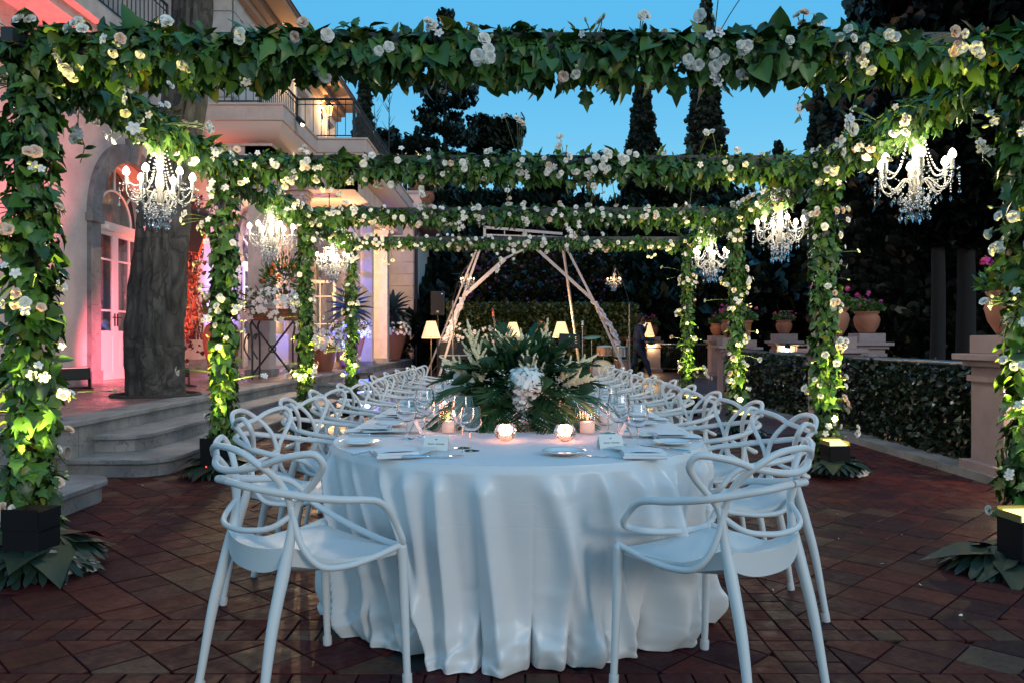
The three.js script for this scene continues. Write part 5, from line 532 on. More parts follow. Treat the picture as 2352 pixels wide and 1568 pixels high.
// ---------- crystal chandeliers ----------
const cry = new THREE.MeshPhysicalMaterial({ color: col(.95, .97, 1), transmission: 1, thickness: .01, roughness: 0, ior: 1.6, flatShading: true }), whiteMetal = mat([.26, .26, .25], .3), bulbM = new THREE.MeshStandardMaterial({ color: 0xffffff, emissive: col(1, .84, .58), emissiveIntensity: 9, roughness: .5 }), bulbW = new THREE.MeshStandardMaterial({ color: 0xffffff, emissive: col(1, .56, .24), emissiveIntensity: 4, roughness: .5 });
const crySh = mat([.75, .77, .8], .08, { metalness: .55 });
function chandelier(label, x, y, z, s, n, turn, power, bm, group, cableTo) {
  const t = thing('chandelier', label, 'chandelier', [x, y, z], turn, group), S = a => a.map(v => v.map(q => q * s));
  part('column', lathe(S([[0, -.005], [.022, 0], [.03, .03], [.018, .05], [.02, .10], [.034, .15], [.03, .2], [.022, .26], [.032, .32], [.026, .40], [.018, .44], [0, .45]]), 16), whiteMetal, t);
  part('bottom_cup', lathe(S([[0, -.075], [.018, -.07], [.05, -.02], [.062, -.002], [0, 0]]), 16), whiteMetal, t);
  for (const [yy, R] of [[.445, .07], [.235, .07]]) { const rows = []; for (let j = 0; j <= 4; j++) { const r = []; for (let i = 0; i <= 48; i++) { const a = i / 48 * TAU, q = s * (.015 + (R - .015) * j / 4 * (1 + .07 * (j / 4) * Math.cos(a * 8))); r.push(V(Math.cos(a) * q, s * (yy + .03 * (j / 4) ** 2), Math.sin(a) * q)); } rows.push(r); } part('glass_dish', quads(rows), glassM, t); }
  const ch = []; for (let k = 0; k < 9; k++) { const g = new THREE.TorusGeometry(.012 * s, .0026 * s, 5, 10); g.scale(.7, 1.25, 1); g.rotateY(k % 2 ? Math.PI / 2 : 0); g.translate(0, s * (.47 + k * .022), 0); ch.push(g); } part('chain', merge(ch), whiteMetal, t); part('cable', tube([[0, .46 * s, 0], [.02 * s, .5 * s, .0], [.045 * s, .58 * s, 0], [.02 * s, .7 * s, 0]], .0045 * s, 14, 6), mat([.7, .7, .66], .5), t);
  const dropG = (k => { const g = new THREE.OctahedronGeometry(1, 0); g.scale(.42, 1, .28); g.translate(0, -.25, 0); return g; })(), beadG = new THREE.IcosahedronGeometry(1, 1);
  const strings = [], bead = (p, r) => { const g = beadG.clone(); g.scale(r * s, r * s, r * s); g.translate(p.x, p.y, p.z); strings.push(g); };
  const hang = (p, len) => { bead(p.clone().add(V(0, -.012 * s, 0)), .0065); const m = part('crystal_drop', dropG, cry, t); m.position.set(p.x, p.y - (.03 + len * .5) * s, p.z); m.scale.setScalar(len * .62 * s); m.rotation.y = rnd() * 6; };
  for (let k = 0; k < n; k++) {
    const a = k / n * TAU, c = Math.cos(a), sn = Math.sin(a), Q = (r, yy) => V(c * r * s, yy * s, sn * r * s);
    const arm = part('arm', tube([Q(.03, .03), Q(.05, .085), Q(.09, .095), Q(.13, .055), Q(.17, .02), Q(.215, .03), Q(.24, .08), Q(.242, .13)], .0062 * s, 34, 8), whiteMetal, t);
    const bl = []; for (let q = 0; q < 22; q++) { const g = beadG.clone(), u = q / 22; g.scale(.0042 * s, .0042 * s, .0042 * s); const p = Q(lerp(.08, .235, u), .095 - .085 * Math.sin(Math.min(1, u * 1.25) * Math.PI * .5) + Math.max(0, u - .7) * .18 - .012); g.translate(p.x, p.y, p.z); bl.push(g); } part('arm_beads', merge(bl), crySh, arm);
    const e = Q(.242, .13), rows = []; for (let j = 0; j <= 3; j++) { const r = []; for (let i = 0; i <= 24; i++) { const b = i / 24 * TAU, q = s * (.012 + .036 * j / 3 * (1 + .09 * Math.cos(b * 6) * j / 3)); r.push(V(e.x + Math.cos(b) * q, e.y + s * .022 * (j / 3) ** 2, e.z + Math.sin(b) * q)); } rows.push(r); } part('drip_dish', quads(rows), glassM, arm);
    part('candle_sleeve', put(new THREE.CylinderGeometry(.0155 * s, .0155 * s, .075 * s, 12), [e.x, e.y + .04 * s, e.z]), whiteMetal, arm);
    part('bulb', put(lathe(S([[0, 0], [.015, 0], [.024, .012], [.027, .025], [.022, .045], [.011, .062], [0, .07]]), 14), [e.x, e.y + .0785 * s, e.z]), bm, arm);
    const l = new THREE.PointLight(bm === bulbM ? col(1, .82, .56) : col(1, .6, .28), power, 0, 2); const wp = V(e.x, e.y + .104 * s, e.z).applyAxisAngle(V(0, 1, 0), turn); l.position.set(x + wp.x, y + wp.y, z + wp.z); l.castShadow = true; scene.add(l);
    for (let q = 0; q < 3; q++) { const b = a + (q - 1) * 1.1, p = V(e.x + Math.cos(b) * .046 * s, e.y + .018 * s, e.z + Math.sin(b) * .046 * s); hang(p, rr(.03, .042)); if (q === 1) { for (let w = 0; w < 3; w++) bead(p.clone().add(V(0, -(.07 + w * .018) * s, 0)), .007); hang(p.clone().add(V(0, -.115 * s, 0)), .045); } }
    for (let q = 0; q <= 22; q++) { const u = q / 22, r = lerp(.05, .225, u), yy = lerp(.43, .15, u) - .155 * Math.sin(u * Math.PI) * (1 - .25 * u); bead(Q(r, yy), .0068); }       // swag from the crown to the arm
    const b2 = a + Math.PI / n; for (let q = 1; q < 12; q++) { const u = q / 12, aa = lerp(a, a + TAU / n, u), r = .235 - .04 * Math.sin(u * Math.PI), yy = .14 - .085 * Math.sin(u * Math.PI); bead(V(Math.cos(aa) * r * s, yy * s, Math.sin(aa) * r * s), .0055); }
    for (let q = 0; q < 5; q++) { const u = q / 4, p = V(Math.cos(a) * lerp(.12, .05, u) * s, lerp(.02, -.10, u) * s, Math.sin(a) * lerp(.12, .05, u) * s); bead(p, .008); if (q === 0 || q === 2) { hang(p, .05); } }
    hang(Q(.17, .005), .05); hang(V(Math.cos(b2) * .09 * s, -.05 * s, Math.sin(b2) * .09 * s), .055); hang(V(Math.cos(b2) * .05 * s, -.09 * s, Math.sin(b2) * .05 * s), .058);
  }
  for (let k = 0; k < 14; k++) { const a = k / 14 * TAU; bead(V(Math.cos(a) * .075 * s, (-.06 - .015 * Math.cos(a * 3)) * s, Math.sin(a) * .075 * s), .008); }
  hang(V(0, -.09 * s, 0), .07); for (let k = 0; k < 10; k++) { const a = k / 10 * TAU + .2, r = .06 + .05 * (k % 3) / 2; for (let q = 0; q < 4; q++) bead(V(Math.cos(a) * r * s, (-.03 - q * .018) * s, Math.sin(a) * r * s), .0075); hang(V(Math.cos(a) * r * s, -.105 * s, Math.sin(a) * r * s), .05 + .02 * (k % 2)); } part('bead_strings', merge(strings), crySh, t).userData.kind = 'stuff';
  return t;
}
const chz = [5.5, 8.2, 10.98], cw = ['nearest', 'second', 'farthest'];
chz.forEach((z, i) => { chandelier(`white crystal chandelier glowing under the left side beam, ${cw[i]} of that row`, PX[0] + .0, 2.12, -z - (i ? 0 : .12), .9, 6, [.52, .2, .5][i], .7, bulbM, 'crystal chandeliers under the pergola'); chandelier(`white crystal chandelier glowing under the right side beam, ${cw[i]} of that row`, PX[1], 2.14, -z + .2, .95, 6, [.2, .5, .1][i], .7, bulbM, 'crystal chandeliers under the pergola'); });
// ---------- lights on the villa ----------
const led = (c, i) => new THREE.MeshStandardMaterial({ color: 0x111111, emissive: c, emissiveIntensity: i, roughness: .4 });
function flood(label, x, y, z, aimAt, c, power, angle, w = .5) {
  const t = thing('floodlight', label, 'floodlight', [x, y, -z], 0); const d = V(...aimAt).sub(V(x, y + .22, -z)), yaw = Math.atan2(d.x, d.z); t.rotation.y = yaw;
  const el = Math.atan2(d.y, Math.hypot(d.x, d.z)); const head = part('lamp_head', put(bx(w, .12, .16, 0, 0, 0, .012), [0, .22, 0], [-el, 0, 0]), M.black, t); part('lens', put(new THREE.BoxGeometry(w - .06, .08, .006), [0, .22 + Math.sin(el) * .084, Math.cos(el) * .084], [-el, 0, 0]), led(c, 4), head);
  for (const s of [-1, 1]) part('bracket', [bar(V(s * (w / 2 + .012), .22, 0), V(s * (w / 2 + .012), .02, -.02), .014, .05)], M.black, t); for (const s of [-1, 1]) part('foot', [bar(V(s * .12, .02, .16), V(s * .2, .02, -.16), .05, .02), bar(V(-w / 2, .03, s * .03), V(w / 2, .03, s * .03), .03, .02)], M.black, t);
  const l = new THREE.SpotLight(c, power, 0, angle, .8), n = d.clone().normalize(); l.position.set(x, y + .22, -z).addScaledVector(n, .14); l.target.position.set(...aimAt); l.castShadow = true; l.shadow.radius = 3; scene.add(l, l.target);
}
flood('black floodlight on the terrace floor left of the red lit door', -6.05, TH, 10.7, [-6.45, 5.7, -10.9], col(1, .16, .18), 120, .55); flood('black floodlight behind the old tree beside the terracotta jar', -5.75, TH, 15.3, [-6.75, 2.6, -15.4], col(1, .15, .07), 90, .75);
flood('floodlight hidden behind the tree shining red on the door', -4.9, TH, 11.4, [-6.8, 1.0, -13.5], col(1, .14, .2), 95, .62, .3);
flood('blue floodlight on the far steps by the third left flower post', -3.15, .153, 16.6, [-4.4, 1.6, -19.3], col(.06, .13, 1), 100, .6, .34); flood('floodlight behind the iron plant stand washing the wall violet', -5.5, TH, 17.0, [-6.8, 2.4, -18.1], col(.42, .26, 1), 130, .7, .3);
flood('small floodlight at the far steps washing the floor blue', -3.0, .153, 15.5, [-2.3, 0, -14.6], col(.08, .14, 1), 28, .9, .24);
const lanG = new THREE.MeshStandardMaterial({ color: 0x996633, emissive: col(1, .5, .16), emissiveIntensity: 6, roughness: .5 });
function lantern(label, x, y, z) { const t = thing('wall_lantern', label, 'wall lantern', [x, y, -z]); part('bracket', [tube([[0, -.2, 0], [.12, -.26, 0], [.22, -.2, 0]], .012, 12, 6), bx(.03, .3, .1, .0, -.15, 0)], M.iron, t); part('glass', lathe([[.05, -.16], [.1, .06], [.1, .07], [.05, .1]], 8).translate(.22, 0, 0), new THREE.MeshStandardMaterial({ color: 0xaa7733, emissive: col(1, .52, .16), emissiveIntensity: 2.6, roughness: .5 }), t); part('cap', lathe([[0, .24], [.02, .2], [.13, .09], [.115, .08], [0, .08]], 8).translate(.22, 0, 0), M.iron, t); part('bulb', put(new THREE.SphereGeometry(.035, 10, 8), [.22, -.02, 0]), lanG, t); const l = new THREE.PointLight(col(1, .55, .2), 6, 0, 2); l.position.set(x + .22, y - .02, -z); l.castShadow = true; scene.add(l); }
lantern('lit amber wall lantern on the upper storey nearer the tree', -5.72, 7.98, 19.4); lantern('lit amber wall lantern on the upper storey seen through the balcony railing', -5.72, 8.02, 23.4);
{ const t = thing('hanging_lantern', 'lantern hanging on a black rod from the portico ceiling', 'lantern', [-4.95, 5.12, -21]); part('rose', lathe([[0, .02], [.08, .02], [.05, -.05], [0, -.07]], 12), M.iron, t); part('rod', rod(V(0, -.06, 0), V(0, -1.5, 0), .012), M.iron, t); part('frame', [bx(.02, .42, .02, -.12, -1.72, -.12), bx(.02, .42, .02, .12, -1.72, -.12), bx(.02, .42, .02, -.12, -1.72, .12), bx(.02, .42, .02, .12, -1.72, .12), bx(.3, .03, .3, 0, -1.5, 0), bx(.3, .03, .3, 0, -1.94, 0)], M.iron, t); part('bulb', put(new THREE.SphereGeometry(.04, 12, 10), [0, -1.74, 0]), lanG, t); const l = new THREE.PointLight(col(1, .58, .28), 70, 0, 2); l.position.set(-4.95, 3.38, -21); l.castShadow = true; scene.add(l); }
{ const t = thing('spotlight', 'small lit spotlight clamped under the balcony railing corner', 'spotlight', [-4.3, 5.5, -15.6]); part('body', rod(V(0, .05, 0), V(.12, -.09, .1), .055, .065, 14), M.black, t); part('lens', put(new THREE.CircleGeometry(.05, 14), [.123, -.093, .103], [.5, .9, 0]), led(col(1, .75, .45), 6), t); part('clamp', rod(V(0, .06, 0), V(-.05, .16, -.02), .014), M.black, t); const l = new THREE.SpotLight(col(1, .8, .55), 60, 0, .6, .9); l.position.set(-4.14, 5.38, -15.46); l.target.position.set(-2, 1, -12); l.castShadow = true; scene.add(l, l.target); }
// ---------- planted things by the villa ----------
{ const t = thing('loudspeaker', 'black loudspeaker with orange edge fixed high behind the tree', 'loudspeaker', [-6.1, 3.25, -14.9], .5); part('cabinet', put(bx(.42, .8, .4, 0, 0, 0, .02), [0, 0, 0], [.35, 0, -.25]), M.black, t); part('grille', put(bx(.36, .72, .01, 0, 0, .206), [0, 0, 0], [.35, 0, -.25]), mat([.02, .02, .02], .8), t); part('orange_edge', put(bx(.04, .42, .03, .2, -.2, .2), [0, 0, 0], [.35, 0, -.25]), mat([.8, .16, .02], .5), t); }
{ const t = thing('climbing_vine', 'twiggy dark red bougainvillea climbing the wall behind the tree', 'vine', [-6.66, TH, -15.6]); const l = []; for (let k = 0; k < 46; k++) { const z0 = rr(-.5, .5), pts = []; for (let q = 0; q <= 5; q++) pts.push(V(rr(.02, .2), .7 + q * .56 * rr(.9, 1.05), z0 + rr(-.5, .5) * (1 - q * .05))); l.push(tube(pts, rr(.006, .014), 12, 4)); } part('twigs', merge(l), mat([.09, .03, .03], .8), t).userData.kind = 'stuff'; const L = [], C = []; for (let i = 0; i < 520; i++) { const y = Math.pow(rnd(), .6) * 3.4 + .2; L.push(new THREE.Matrix4().compose(V(rr(.04, .28), y, rr(-.6, .6)), aim(V(rr(-1, 1), rr(-1, 1), rr(-1, 1))), V(1, 1, 1).multiplyScalar(rr(.06, .12)))); const s = rr(.5, 1.2); C.push(y > 2.3 ? col(.13 * s, .02 * s, .09 * s) : col(.09 * s, .05 * s, .03 * s)); } scatter('leaves', vineGeo, LM.leaf, L, t, C); }
function jar(label, x, z, s) { const t = thing('terracotta_jar', label, 'jar', [x, TH, -z]); part('jar', lathe([[0, 0], [.16, 0], [.2, .1], [.3, .5], [.32, .72], [.26, .9], [.17, .98], [.16, 1.04], [.21, 1.1], [.2, 1.13], [.14, 1.1], [.12, 1.0], [0, .95]].map(p => p.map(v => v * s)), 26), M.terracotta, t); return t; }
{ const t = jar('tall terracotta jar lit red behind the second left flower post', -5.45, 14.6, 1.05); const L = [], C = []; for (let i = 0; i < 160; i++) { const a = rnd() * TAU, r = rr(0, .35); L.push(new THREE.Matrix4().compose(V(Math.cos(a) * r, rr(1.1, 1.5), Math.sin(a) * r), aim(V(rr(-1, 1), rr(-.5, 1), rr(-1, 1))), V(1, 1, 1).multiplyScalar(rr(.1, .17)))); C.push(leafTone()); } scatter('foliage', vineGeo, LM.leaf, L, t, C); }
function petunias(t, cx, cy, cz, R, n, hgt) { const L = [], C = []; for (let i = 0; i < n * 4; i++) { const a = rnd() * TAU, e = rr(-.7, 1), r = R * rr(.5, 1); L.push(new THREE.Matrix4().compose(V(cx + Math.cos(a) * r, cy + e * hgt * (1 - .3 * r / R), cz + Math.sin(a) * r), aim(V(Math.cos(a), e, Math.sin(a)), rnd() * 6), V(1, 1, 1).multiplyScalar(rr(.06, .1)))); C.push(leafTone()); } scatter('foliage', rusGeo, LM.leaf, L, t, C); for (let i = 0; i < n; i++) { const a = rr(-.9, Math.PI + .9), e = rr(-.75, .9), r = R * (1.02 - .25 * Math.max(0, e)), f = part('petunia_flower', orchidGeo, LM.orchid, t); f.position.set(cx + Math.cos(a) * r, cy + e * hgt, cz + Math.sin(a) * r); f.quaternion.copy(aim(V(Math.cos(a), e + .2, Math.sin(a) + .4), rnd() * 6)); f.scale.setScalar(rr(.045, .062)); } }
{ // iron stand with planter: white petunias and an orange tree
  const x = -4.25, z = 14.0, t = thing('plant_stand', 'dark iron stand with crossed legs holding a planter by the portico', 'plant stand', [x, TH, -z]); for (const sx of [-.36, .36]) for (const sz of [-.2, .2]) { part('leg', [tube([[sx, 0, sz], [sx, .7, sz], [sx * 1.08, .95, sz], [sx, 1.02, sz]], .018, 16, 6)], M.iron, t); } for (const s of [-1, 1]) part('cross_brace', bar(V(-.36 * s, .06, .22), V(.36 * s, 1.0, .22), .034, .012), M.iron, t); part('ornament', put(new THREE.TorusGeometry(.06, .012, 6, 16), [0, .53, .22]), M.iron, t); for (const s of [-1, 1]) part('scroll', tube([[-.40 * 1, .35, .2 * s], [-.5, .55, .2 * s], [-.46, .75, .2 * s], [-.40, .8, .2 * s], [-.44, .7, .2 * s]], .015, 20, 6), M.iron, t); part('planter', bx(.86, .2, .5, 0, 1.13, 0, .02), M.terracotta, t);
  const f = thing('petunias', 'white petunias spilling over the iron plant stand', 'flowers', [x, TH + 1.24, -z]); petunias(f, 0, .05, 0, .58, 130, .34);
  const o = thing('orange_tree', 'small potted orange tree with fruit above the white petunias', 'plant', [x + .12, TH + 1.3, -z - .1]); part('trunk', rod(V(0, 0, 0), V(0, .4, 0), .02), M.bark, o); const L = [], C = []; for (let i = 0; i < 620; i++) { const d = V(rr(-1, 1), rr(-1, 1), rr(-1, 1)).normalize().multiplyScalar(Math.pow(rnd(), .4)); L.push(new THREE.Matrix4().compose(V(d.x * .42, .58 + d.y * .36 - Math.abs(d.x) * .12, d.z * .35), aim(V(d.x, d.y + .4, d.z), rnd() * 6), V(1, 1, 1).multiplyScalar(rr(.06, .11)))); C.push(leafTone()); } scatter('crown', rusGeo, LM.leaf, L, o, C); for (let i = 0; i < 15; i++) { const a = rr(0, Math.PI), m = part('orange', put(new THREE.SphereGeometry(.032, 10, 8), [0, 0, 0]), mat([.62, .16, .02], .5), o); m.position.set(Math.cos(a) * rr(.2, .42), rr(.28, .75), Math.sin(a) * .34); }
}
function agave(label, x, z, s, fl) { const t = thing('agave_pot', label, 'potted plant', [x, TH, -z], 0); part('pot', lathe([[0, 0], [.18, 0], [.22, .1], [.36, .62], [.4, .82], [.42, .84], [.42, .92], [.36, .92], [.34, .8], [0, .8]].map(p => p.map(v => v * s)), 26), M.terracotta, t); const ag = leafGeo([[.05, 0], [.075, .3], [.07, .6], [.035, .88], [0, 1]], .45, .16), m = mat([.045, .09, .075], .5, { side: THREE.DoubleSide }); part('stem', rod(V(0, .8 * s, 0), V(0, 1.5 * s, 0), .06 * s, .05 * s), M.bark, t); for (let k = 0; k < 34; k++) { const a = k * 2.4, e = lerp(-.35, 1.3, k / 34), f = part('agave_leaf', ag, m, t); f.position.set(0, (1.35 + k * .006) * s, 0); f.quaternion.copy(aim(V(Math.cos(a) * Math.cos(e), Math.sin(e), Math.sin(a) * Math.cos(e)), 0)); const y = V(0, 1, 0).applyQuaternion(f.quaternion), n = V(0, 0, 1).applyQuaternion(f.quaternion), w = V(0, 1, 0).projectOnPlane(y).normalize(); f.quaternion.premultiply(new THREE.Quaternion().setFromAxisAngle(y, Math.atan2(n.clone().cross(w).dot(y), n.dot(w)))); f.scale.set(.9 * s, .62 * s, .9 * s); } if (fl) { const p = thing('petunias', `white petunias round the foot of the ${fl} agave`, 'flowers', [x, TH, -z]); petunias(p, 0, .92 * s, 0, .5 * s, 80, .24); } }
agave('agave in a big terracotta pot lit blue by the portico column', -4.05, 19.3, 1.0, 'blue lit'); agave('agave in a big terracotta pot before the pink quoined wall', -3.95, 25.6, 1.12, 'far');
{ const t = thing('flower_pot', 'terracotta pot of white petunias behind the third left flower post', 'flower pot', [-4.15, TH, -17.2]); part('pot', lathe([[0, 0], [.16, 0], [.27, .5], [.3, .52], [.3, .58], [.25, .58], [0, .5]], 24), M.terracotta, t); petunias(t, 0, .68, 0, .42, 90, .26); }
for (const [i, x, y] of [[0, 956, 428], [1, 980, 455]]) { const q = at(x, y + 16, 29.2), t = thing('roof_pot', i ? 'smaller terracotta pot on the far parapet' : 'terracotta pot on the tall pedestal of the far parapet', 'flower pot', [q.x, 5.9 + (i ? .25 : .75), -29.1]); part('pedestal', [bx(.5, i ? .25 : .75, .4, 0, i ? -.125 : -.375, 0), bx(.62, .08, .5, 0, -.06, 0)], M.plaster, t); part('pot', lathe([[0, 0], [.18, 0], [.3, .2], [.3, .35], [.25, .42], [.29, .46], [.22, .46], [0, .4]], 20), M.terracotta, t); const L = [], C = []; for (let k = 0; k < 60; k++) { L.push(new THREE.Matrix4().compose(V(rr(-.1, .1), .45, rr(-.1, .1)), aim(V(rr(-1, 1), 1, rr(-1, 1))), V(1, 1, 1).multiplyScalar(rr(.2, .4)))); C.push(tc(2)); } scatter('foliage', spikeGeo, LM.leaf, L, t, C); }
// ---------- stage: frame, lamps, instruments ----------
const wood = mat([.62, .56, .57], .55), fab = mat([.74, .70, .76], .75, { bumpMap: grain, bumpScale: .004 });
{
  const F = 19.5, B = 21.2, t = thing('stage_arch', 'angular white pole arch standing over the stage', 'arch', [0, 0, 0]), R = (n, a, b, w) => part(n, bar(a, b, w, w * .8), wood, t);
  R('top_bar', P(1112, 522, F), P(1292, 537, F), .06); R('upright', P(1113, 521, F), P(1113, 541, F), .06); R('lower_bar', P(1116, 539, F), P(1292, 545, F), .03); for (const q of [.26, .5, .76]) R('spacer', P(lerp(1112, 1292, q), lerp(526, 541, q), F), P(lerp(1112, 1292, q), lerp(540, 545, q), F), .025);
  const g = (x, d) => V((x - CX) / FPX * d, 0, -d);
  R('back_pole', P(1106, 545, F), g(972, B).setY(0), .055); R('front_pole', P(1113, 541, F), P(1064, 681, F), .055); R('lower_pole', P(1064, 681, F), g(1002, F).setY(0), .055); R('brace', P(1064, 681, F - .1), P(1160, 595, F - .1), .09);
  R('front_pole', P(1289, 545, F), P(1363, 690, F), .055); R('lower_pole', P(1363, 690, F), g(1452, F).setY(0), .055); R('brace', P(1363, 690, F - .1), P(1220, 560, F - .1), .07); R('back_pole', P(1290, 545, F), g(1336, B).setY(0), .055); R('back_bar', P(1224, 562, F), P(1160, 594, F), .05);
  const wrap = (pts, n) => { const c = new THREE.CatmullRomCurve3(pts), rows = []; for (let j = 0; j <= 90; j++) { const q = j / 90, p = c.getPoint(q), r = []; for (let i = 0; i <= 20; i++) { const a = i / 20 * TAU, rad = .064 * (1 + .38 * Math.cos(a * 2 + q * 30) + .2 * Math.sin(a * 3 - q * 44)) * (q > .92 ? 1.45 - (q - .92) * 3 : 1); r.push(V(p.x + Math.cos(a) * rad, p.y + .0, p.z + Math.sin(a) * rad)); } rows.push(r); } part('fabric_wrap', quads(rows), fab, t); };
  wrap([P(1063, 683, F), P(1056, 703, F), P(1042, 733, F), P(1035, 750, F), P(1026, 772, F), P(1020, 785, F)]); wrap([P(1364, 692, F), P(1385, 724, F), P(1404, 752, F), P(1416, 780, F), P(1420, 796, F)]);
}
for (const [x, y, d, l, ax, py] of [[1073, 655, 18.6, 'small warm lit chandelier hanging on the left of the stage frame', 1040, 690], [1411, 655, 18.6, 'small warm lit chandelier hanging on the right of the stage', 1446, 697]]) {
  const q = P(x, y, d); chandelier(l, q.x, q.y, q.z, .66, 5, .3, .3, bulbW, 'small chandeliers by the stage');
  const s = x < 1200 ? -1 : 1, t = thing('lamp_pole', `thin bent pole carrying the ${s < 0 ? 'left' : 'right'} small stage chandelier`, 'pole', [0, 0, 0]), b = P(ax, py, d); part('pole', rod(V(b.x, 0, b.z), b, .02, .018, 8), mat([.3, .28, .27], .4, { metalness: .5 }), t); part('arm', tube([b, b.clone().lerp(q, .35).add(V(0, .28, 0)), b.clone().lerp(q, .75).add(V(0, .42, 0)), q.clone().add(V(0, .46, 0))], .008, 20, 6), M.iron, t); part('foot', lathe([[0, .03], [.18, .02], [.2, 0]], 18).translate(b.x, 0, b.z), M.black, t);
}
const shadeM = new THREE.MeshStandardMaterial({ color: col(.85, .68, .48), emissive: col(1, .58, .26), emissiveIntensity: 1.25, roughness: .9, side: THREE.DoubleSide });
let lamp0; for (const [x, y, d, l] of [[990, 757, 18.5, 'floor lamp with fringed cream shade, leftmost on the stage'], [1178, 757, 21.5, 'floor lamp with cream shade behind the flower plumes'], [1289, 757, 20, 'floor lamp with fringed cream shade beside the music stand'], [1486, 757, 23, 'floor lamp with cream shade beside the walking man']]) {
  const p = P(x, y, d);
  if (!lamp0) { const t = lamp0 = thing('floor_lamp', l, 'floor lamp', [p.x, 0, p.z], 0, 'fringed floor lamps on the stage'); const h = p.y; part('stand', lathe([[0, .02], [.14, .02], [.15, 0], [.02, .03], [.014, .06], [.012, h], [0, h]], 14), M.brass, t); const rows = []; for (const [r, y2] of [[.105, .2], [.215, -.17]]) { const q = []; for (let i = 0; i <= 64; i++) { const a = i / 64 * TAU, k = r * (1 + .012 * Math.cos(a * 32)); q.push(V(Math.cos(a) * k, h + y2, Math.sin(a) * k)); } rows.push(q); } part('lamp_shade', quads(rows), shadeM, t); const fr2 = []; for (let i = 0; i < 44; i++) { const a = i / 44 * TAU; fr2.push(put(new THREE.CylinderGeometry(.007, .009, .035, 5), [Math.cos(a) * .215, h - .19, Math.sin(a) * .215])); } part('fringe', merge(fr2), shadeM, t); part('bulb', put(new THREE.SphereGeometry(.035, 10, 8), [0, h + .02, 0]), bulbW, t); part('shade_ring', put(new THREE.TorusGeometry(.212, .006, 5, 40), [0, h - .17, 0], [Math.PI / 2, 0, 0]), M.brass, t); }
  else dup(lamp0, [p.x, p.y - P(990, 757, 18.5).y, p.z], 0, l);
  const li = new THREE.PointLight(col(1, .6, .28), 5, 0, 2); li.position.set(p.x, p.y + .02, p.z); li.castShadow = true; scene.add(li);
}
{ const q = P(1005, 697, 20.5), t = thing('loudspeaker', 'black loudspeaker on a pole left of the stage frame', 'loudspeaker', [q.x, 0, q.z], .1); part('cabinet', bx(.36, .62, .34, 0, q.y, 0, .02), M.black, t); part('grille', bx(.32, .56, .01, 0, q.y, .174), mat([.018, .018, .02], .8), t); part('badge', bx(.06, .05, .006, 0, q.y - .22, .182), mat([.5, .45, .42], .4), t); part('indicator_lamp', bx(.03, .02, .006, .11, q.y + .24, .182), led(col(.1, .2, 1), 5), t); part('pole', rod(V(0, 0, 0), V(0, q.y - .31, 0), .025), M.black, t); for (let k = 0; k < 3; k++) { const a = k * TAU / 3 + .4; part('leg', rod(V(0, .5, 0), V(Math.cos(a) * .45, .01, Math.sin(a) * .45), .014), M.black, t); } }
{ const q = P(1148, 778, 22), t = thing('double_bass', 'red brown double bass leaning behind the flowers', 'double bass', [q.x, 0, q.z], .1); const s = new THREE.Shape(); s.moveTo(0, .1); s.bezierCurveTo(.36, .1, .36, .45, .25, .58); s.bezierCurveTo(.17, .68, .19, .74, .24, .82); s.bezierCurveTo(.28, .98, .16, 1.1, .04, 1.18); s.lineTo(-.04, 1.18); s.bezierCurveTo(-.16, 1.1, -.28, .98, -.24, .82); s.bezierCurveTo(-.19, .74, -.17, .68, -.25, .58); s.bezierCurveTo(-.36, .45, -.36, .1, 0, .1); const g = new THREE.ExtrudeGeometry(s, { depth: .18, bevelEnabled: true, bevelSize: .02, bevelThickness: .03, bevelSegments: 3 }); const tilt = M4([0, 0, 0], [-.1, .25, .12]); part('body', g.translate(0, 0, -.09).applyMatrix4(tilt), mat([.26, .06, .03], .25), t); part('neck', bx(.05, .75, .045, 0, 1.5, .1).applyMatrix4(tilt), M.black, t); part('fingerboard', bx(.07, .75, .015, 0, 1.3, .14).applyMatrix4(tilt), M.black, t); part('scroll', merge([put(new THREE.TorusGeometry(.045, .025, 8, 16), [0, 1.98, .1], [0, Math.PI / 2, 0]), bx(.055, .16, .05, 0, 1.88, .1)]).applyMatrix4(tilt), mat([.3, .08, .03], .3), t); part('bridge', bx(.12, .1, .02, 0, .55, .15).applyMatrix4(tilt), wood, t); for (let k = 0; k < 4; k++) part('string', rod(V(-.02 + k * .013, .35, .16), V(-.015 + k * .01, 1.85, .14), .0018, .0018, 4).applyMatrix4(tilt), M.steel, t); part('endpin', rod(V(0, 0, .03), V(0, .12, .03), .008), M.steel, t); }
{ const q = P(1243, 752, 21), t = thing('gramophone_horn', 'coppery gramophone style horn above the flowers', 'horn', [q.x, q.y, q.z]); const g = lathe([[.02, -.4], [.03, -.25], [.06, -.1], [.11, 0], [.16, .06], [.168, .06], [.118, -.01], [.06, -.12]], 28); part('bell', g.applyMatrix4(M4([0, 0, 0], [1.15, 0, -.5])), mat([.5, .2, .07], .3, { metalness: .6, side: THREE.DoubleSide }), t); part('stand', rod(V(-.1, -.25, -.3), V(-.1, -q.y, -.3), .02), M.black, t); part('pipe', tube([[-.13, -.18, -.34], [-.16, -.3, -.36], [-.1, -.38, -.3]], .02, 12, 8), M.brass, t); }
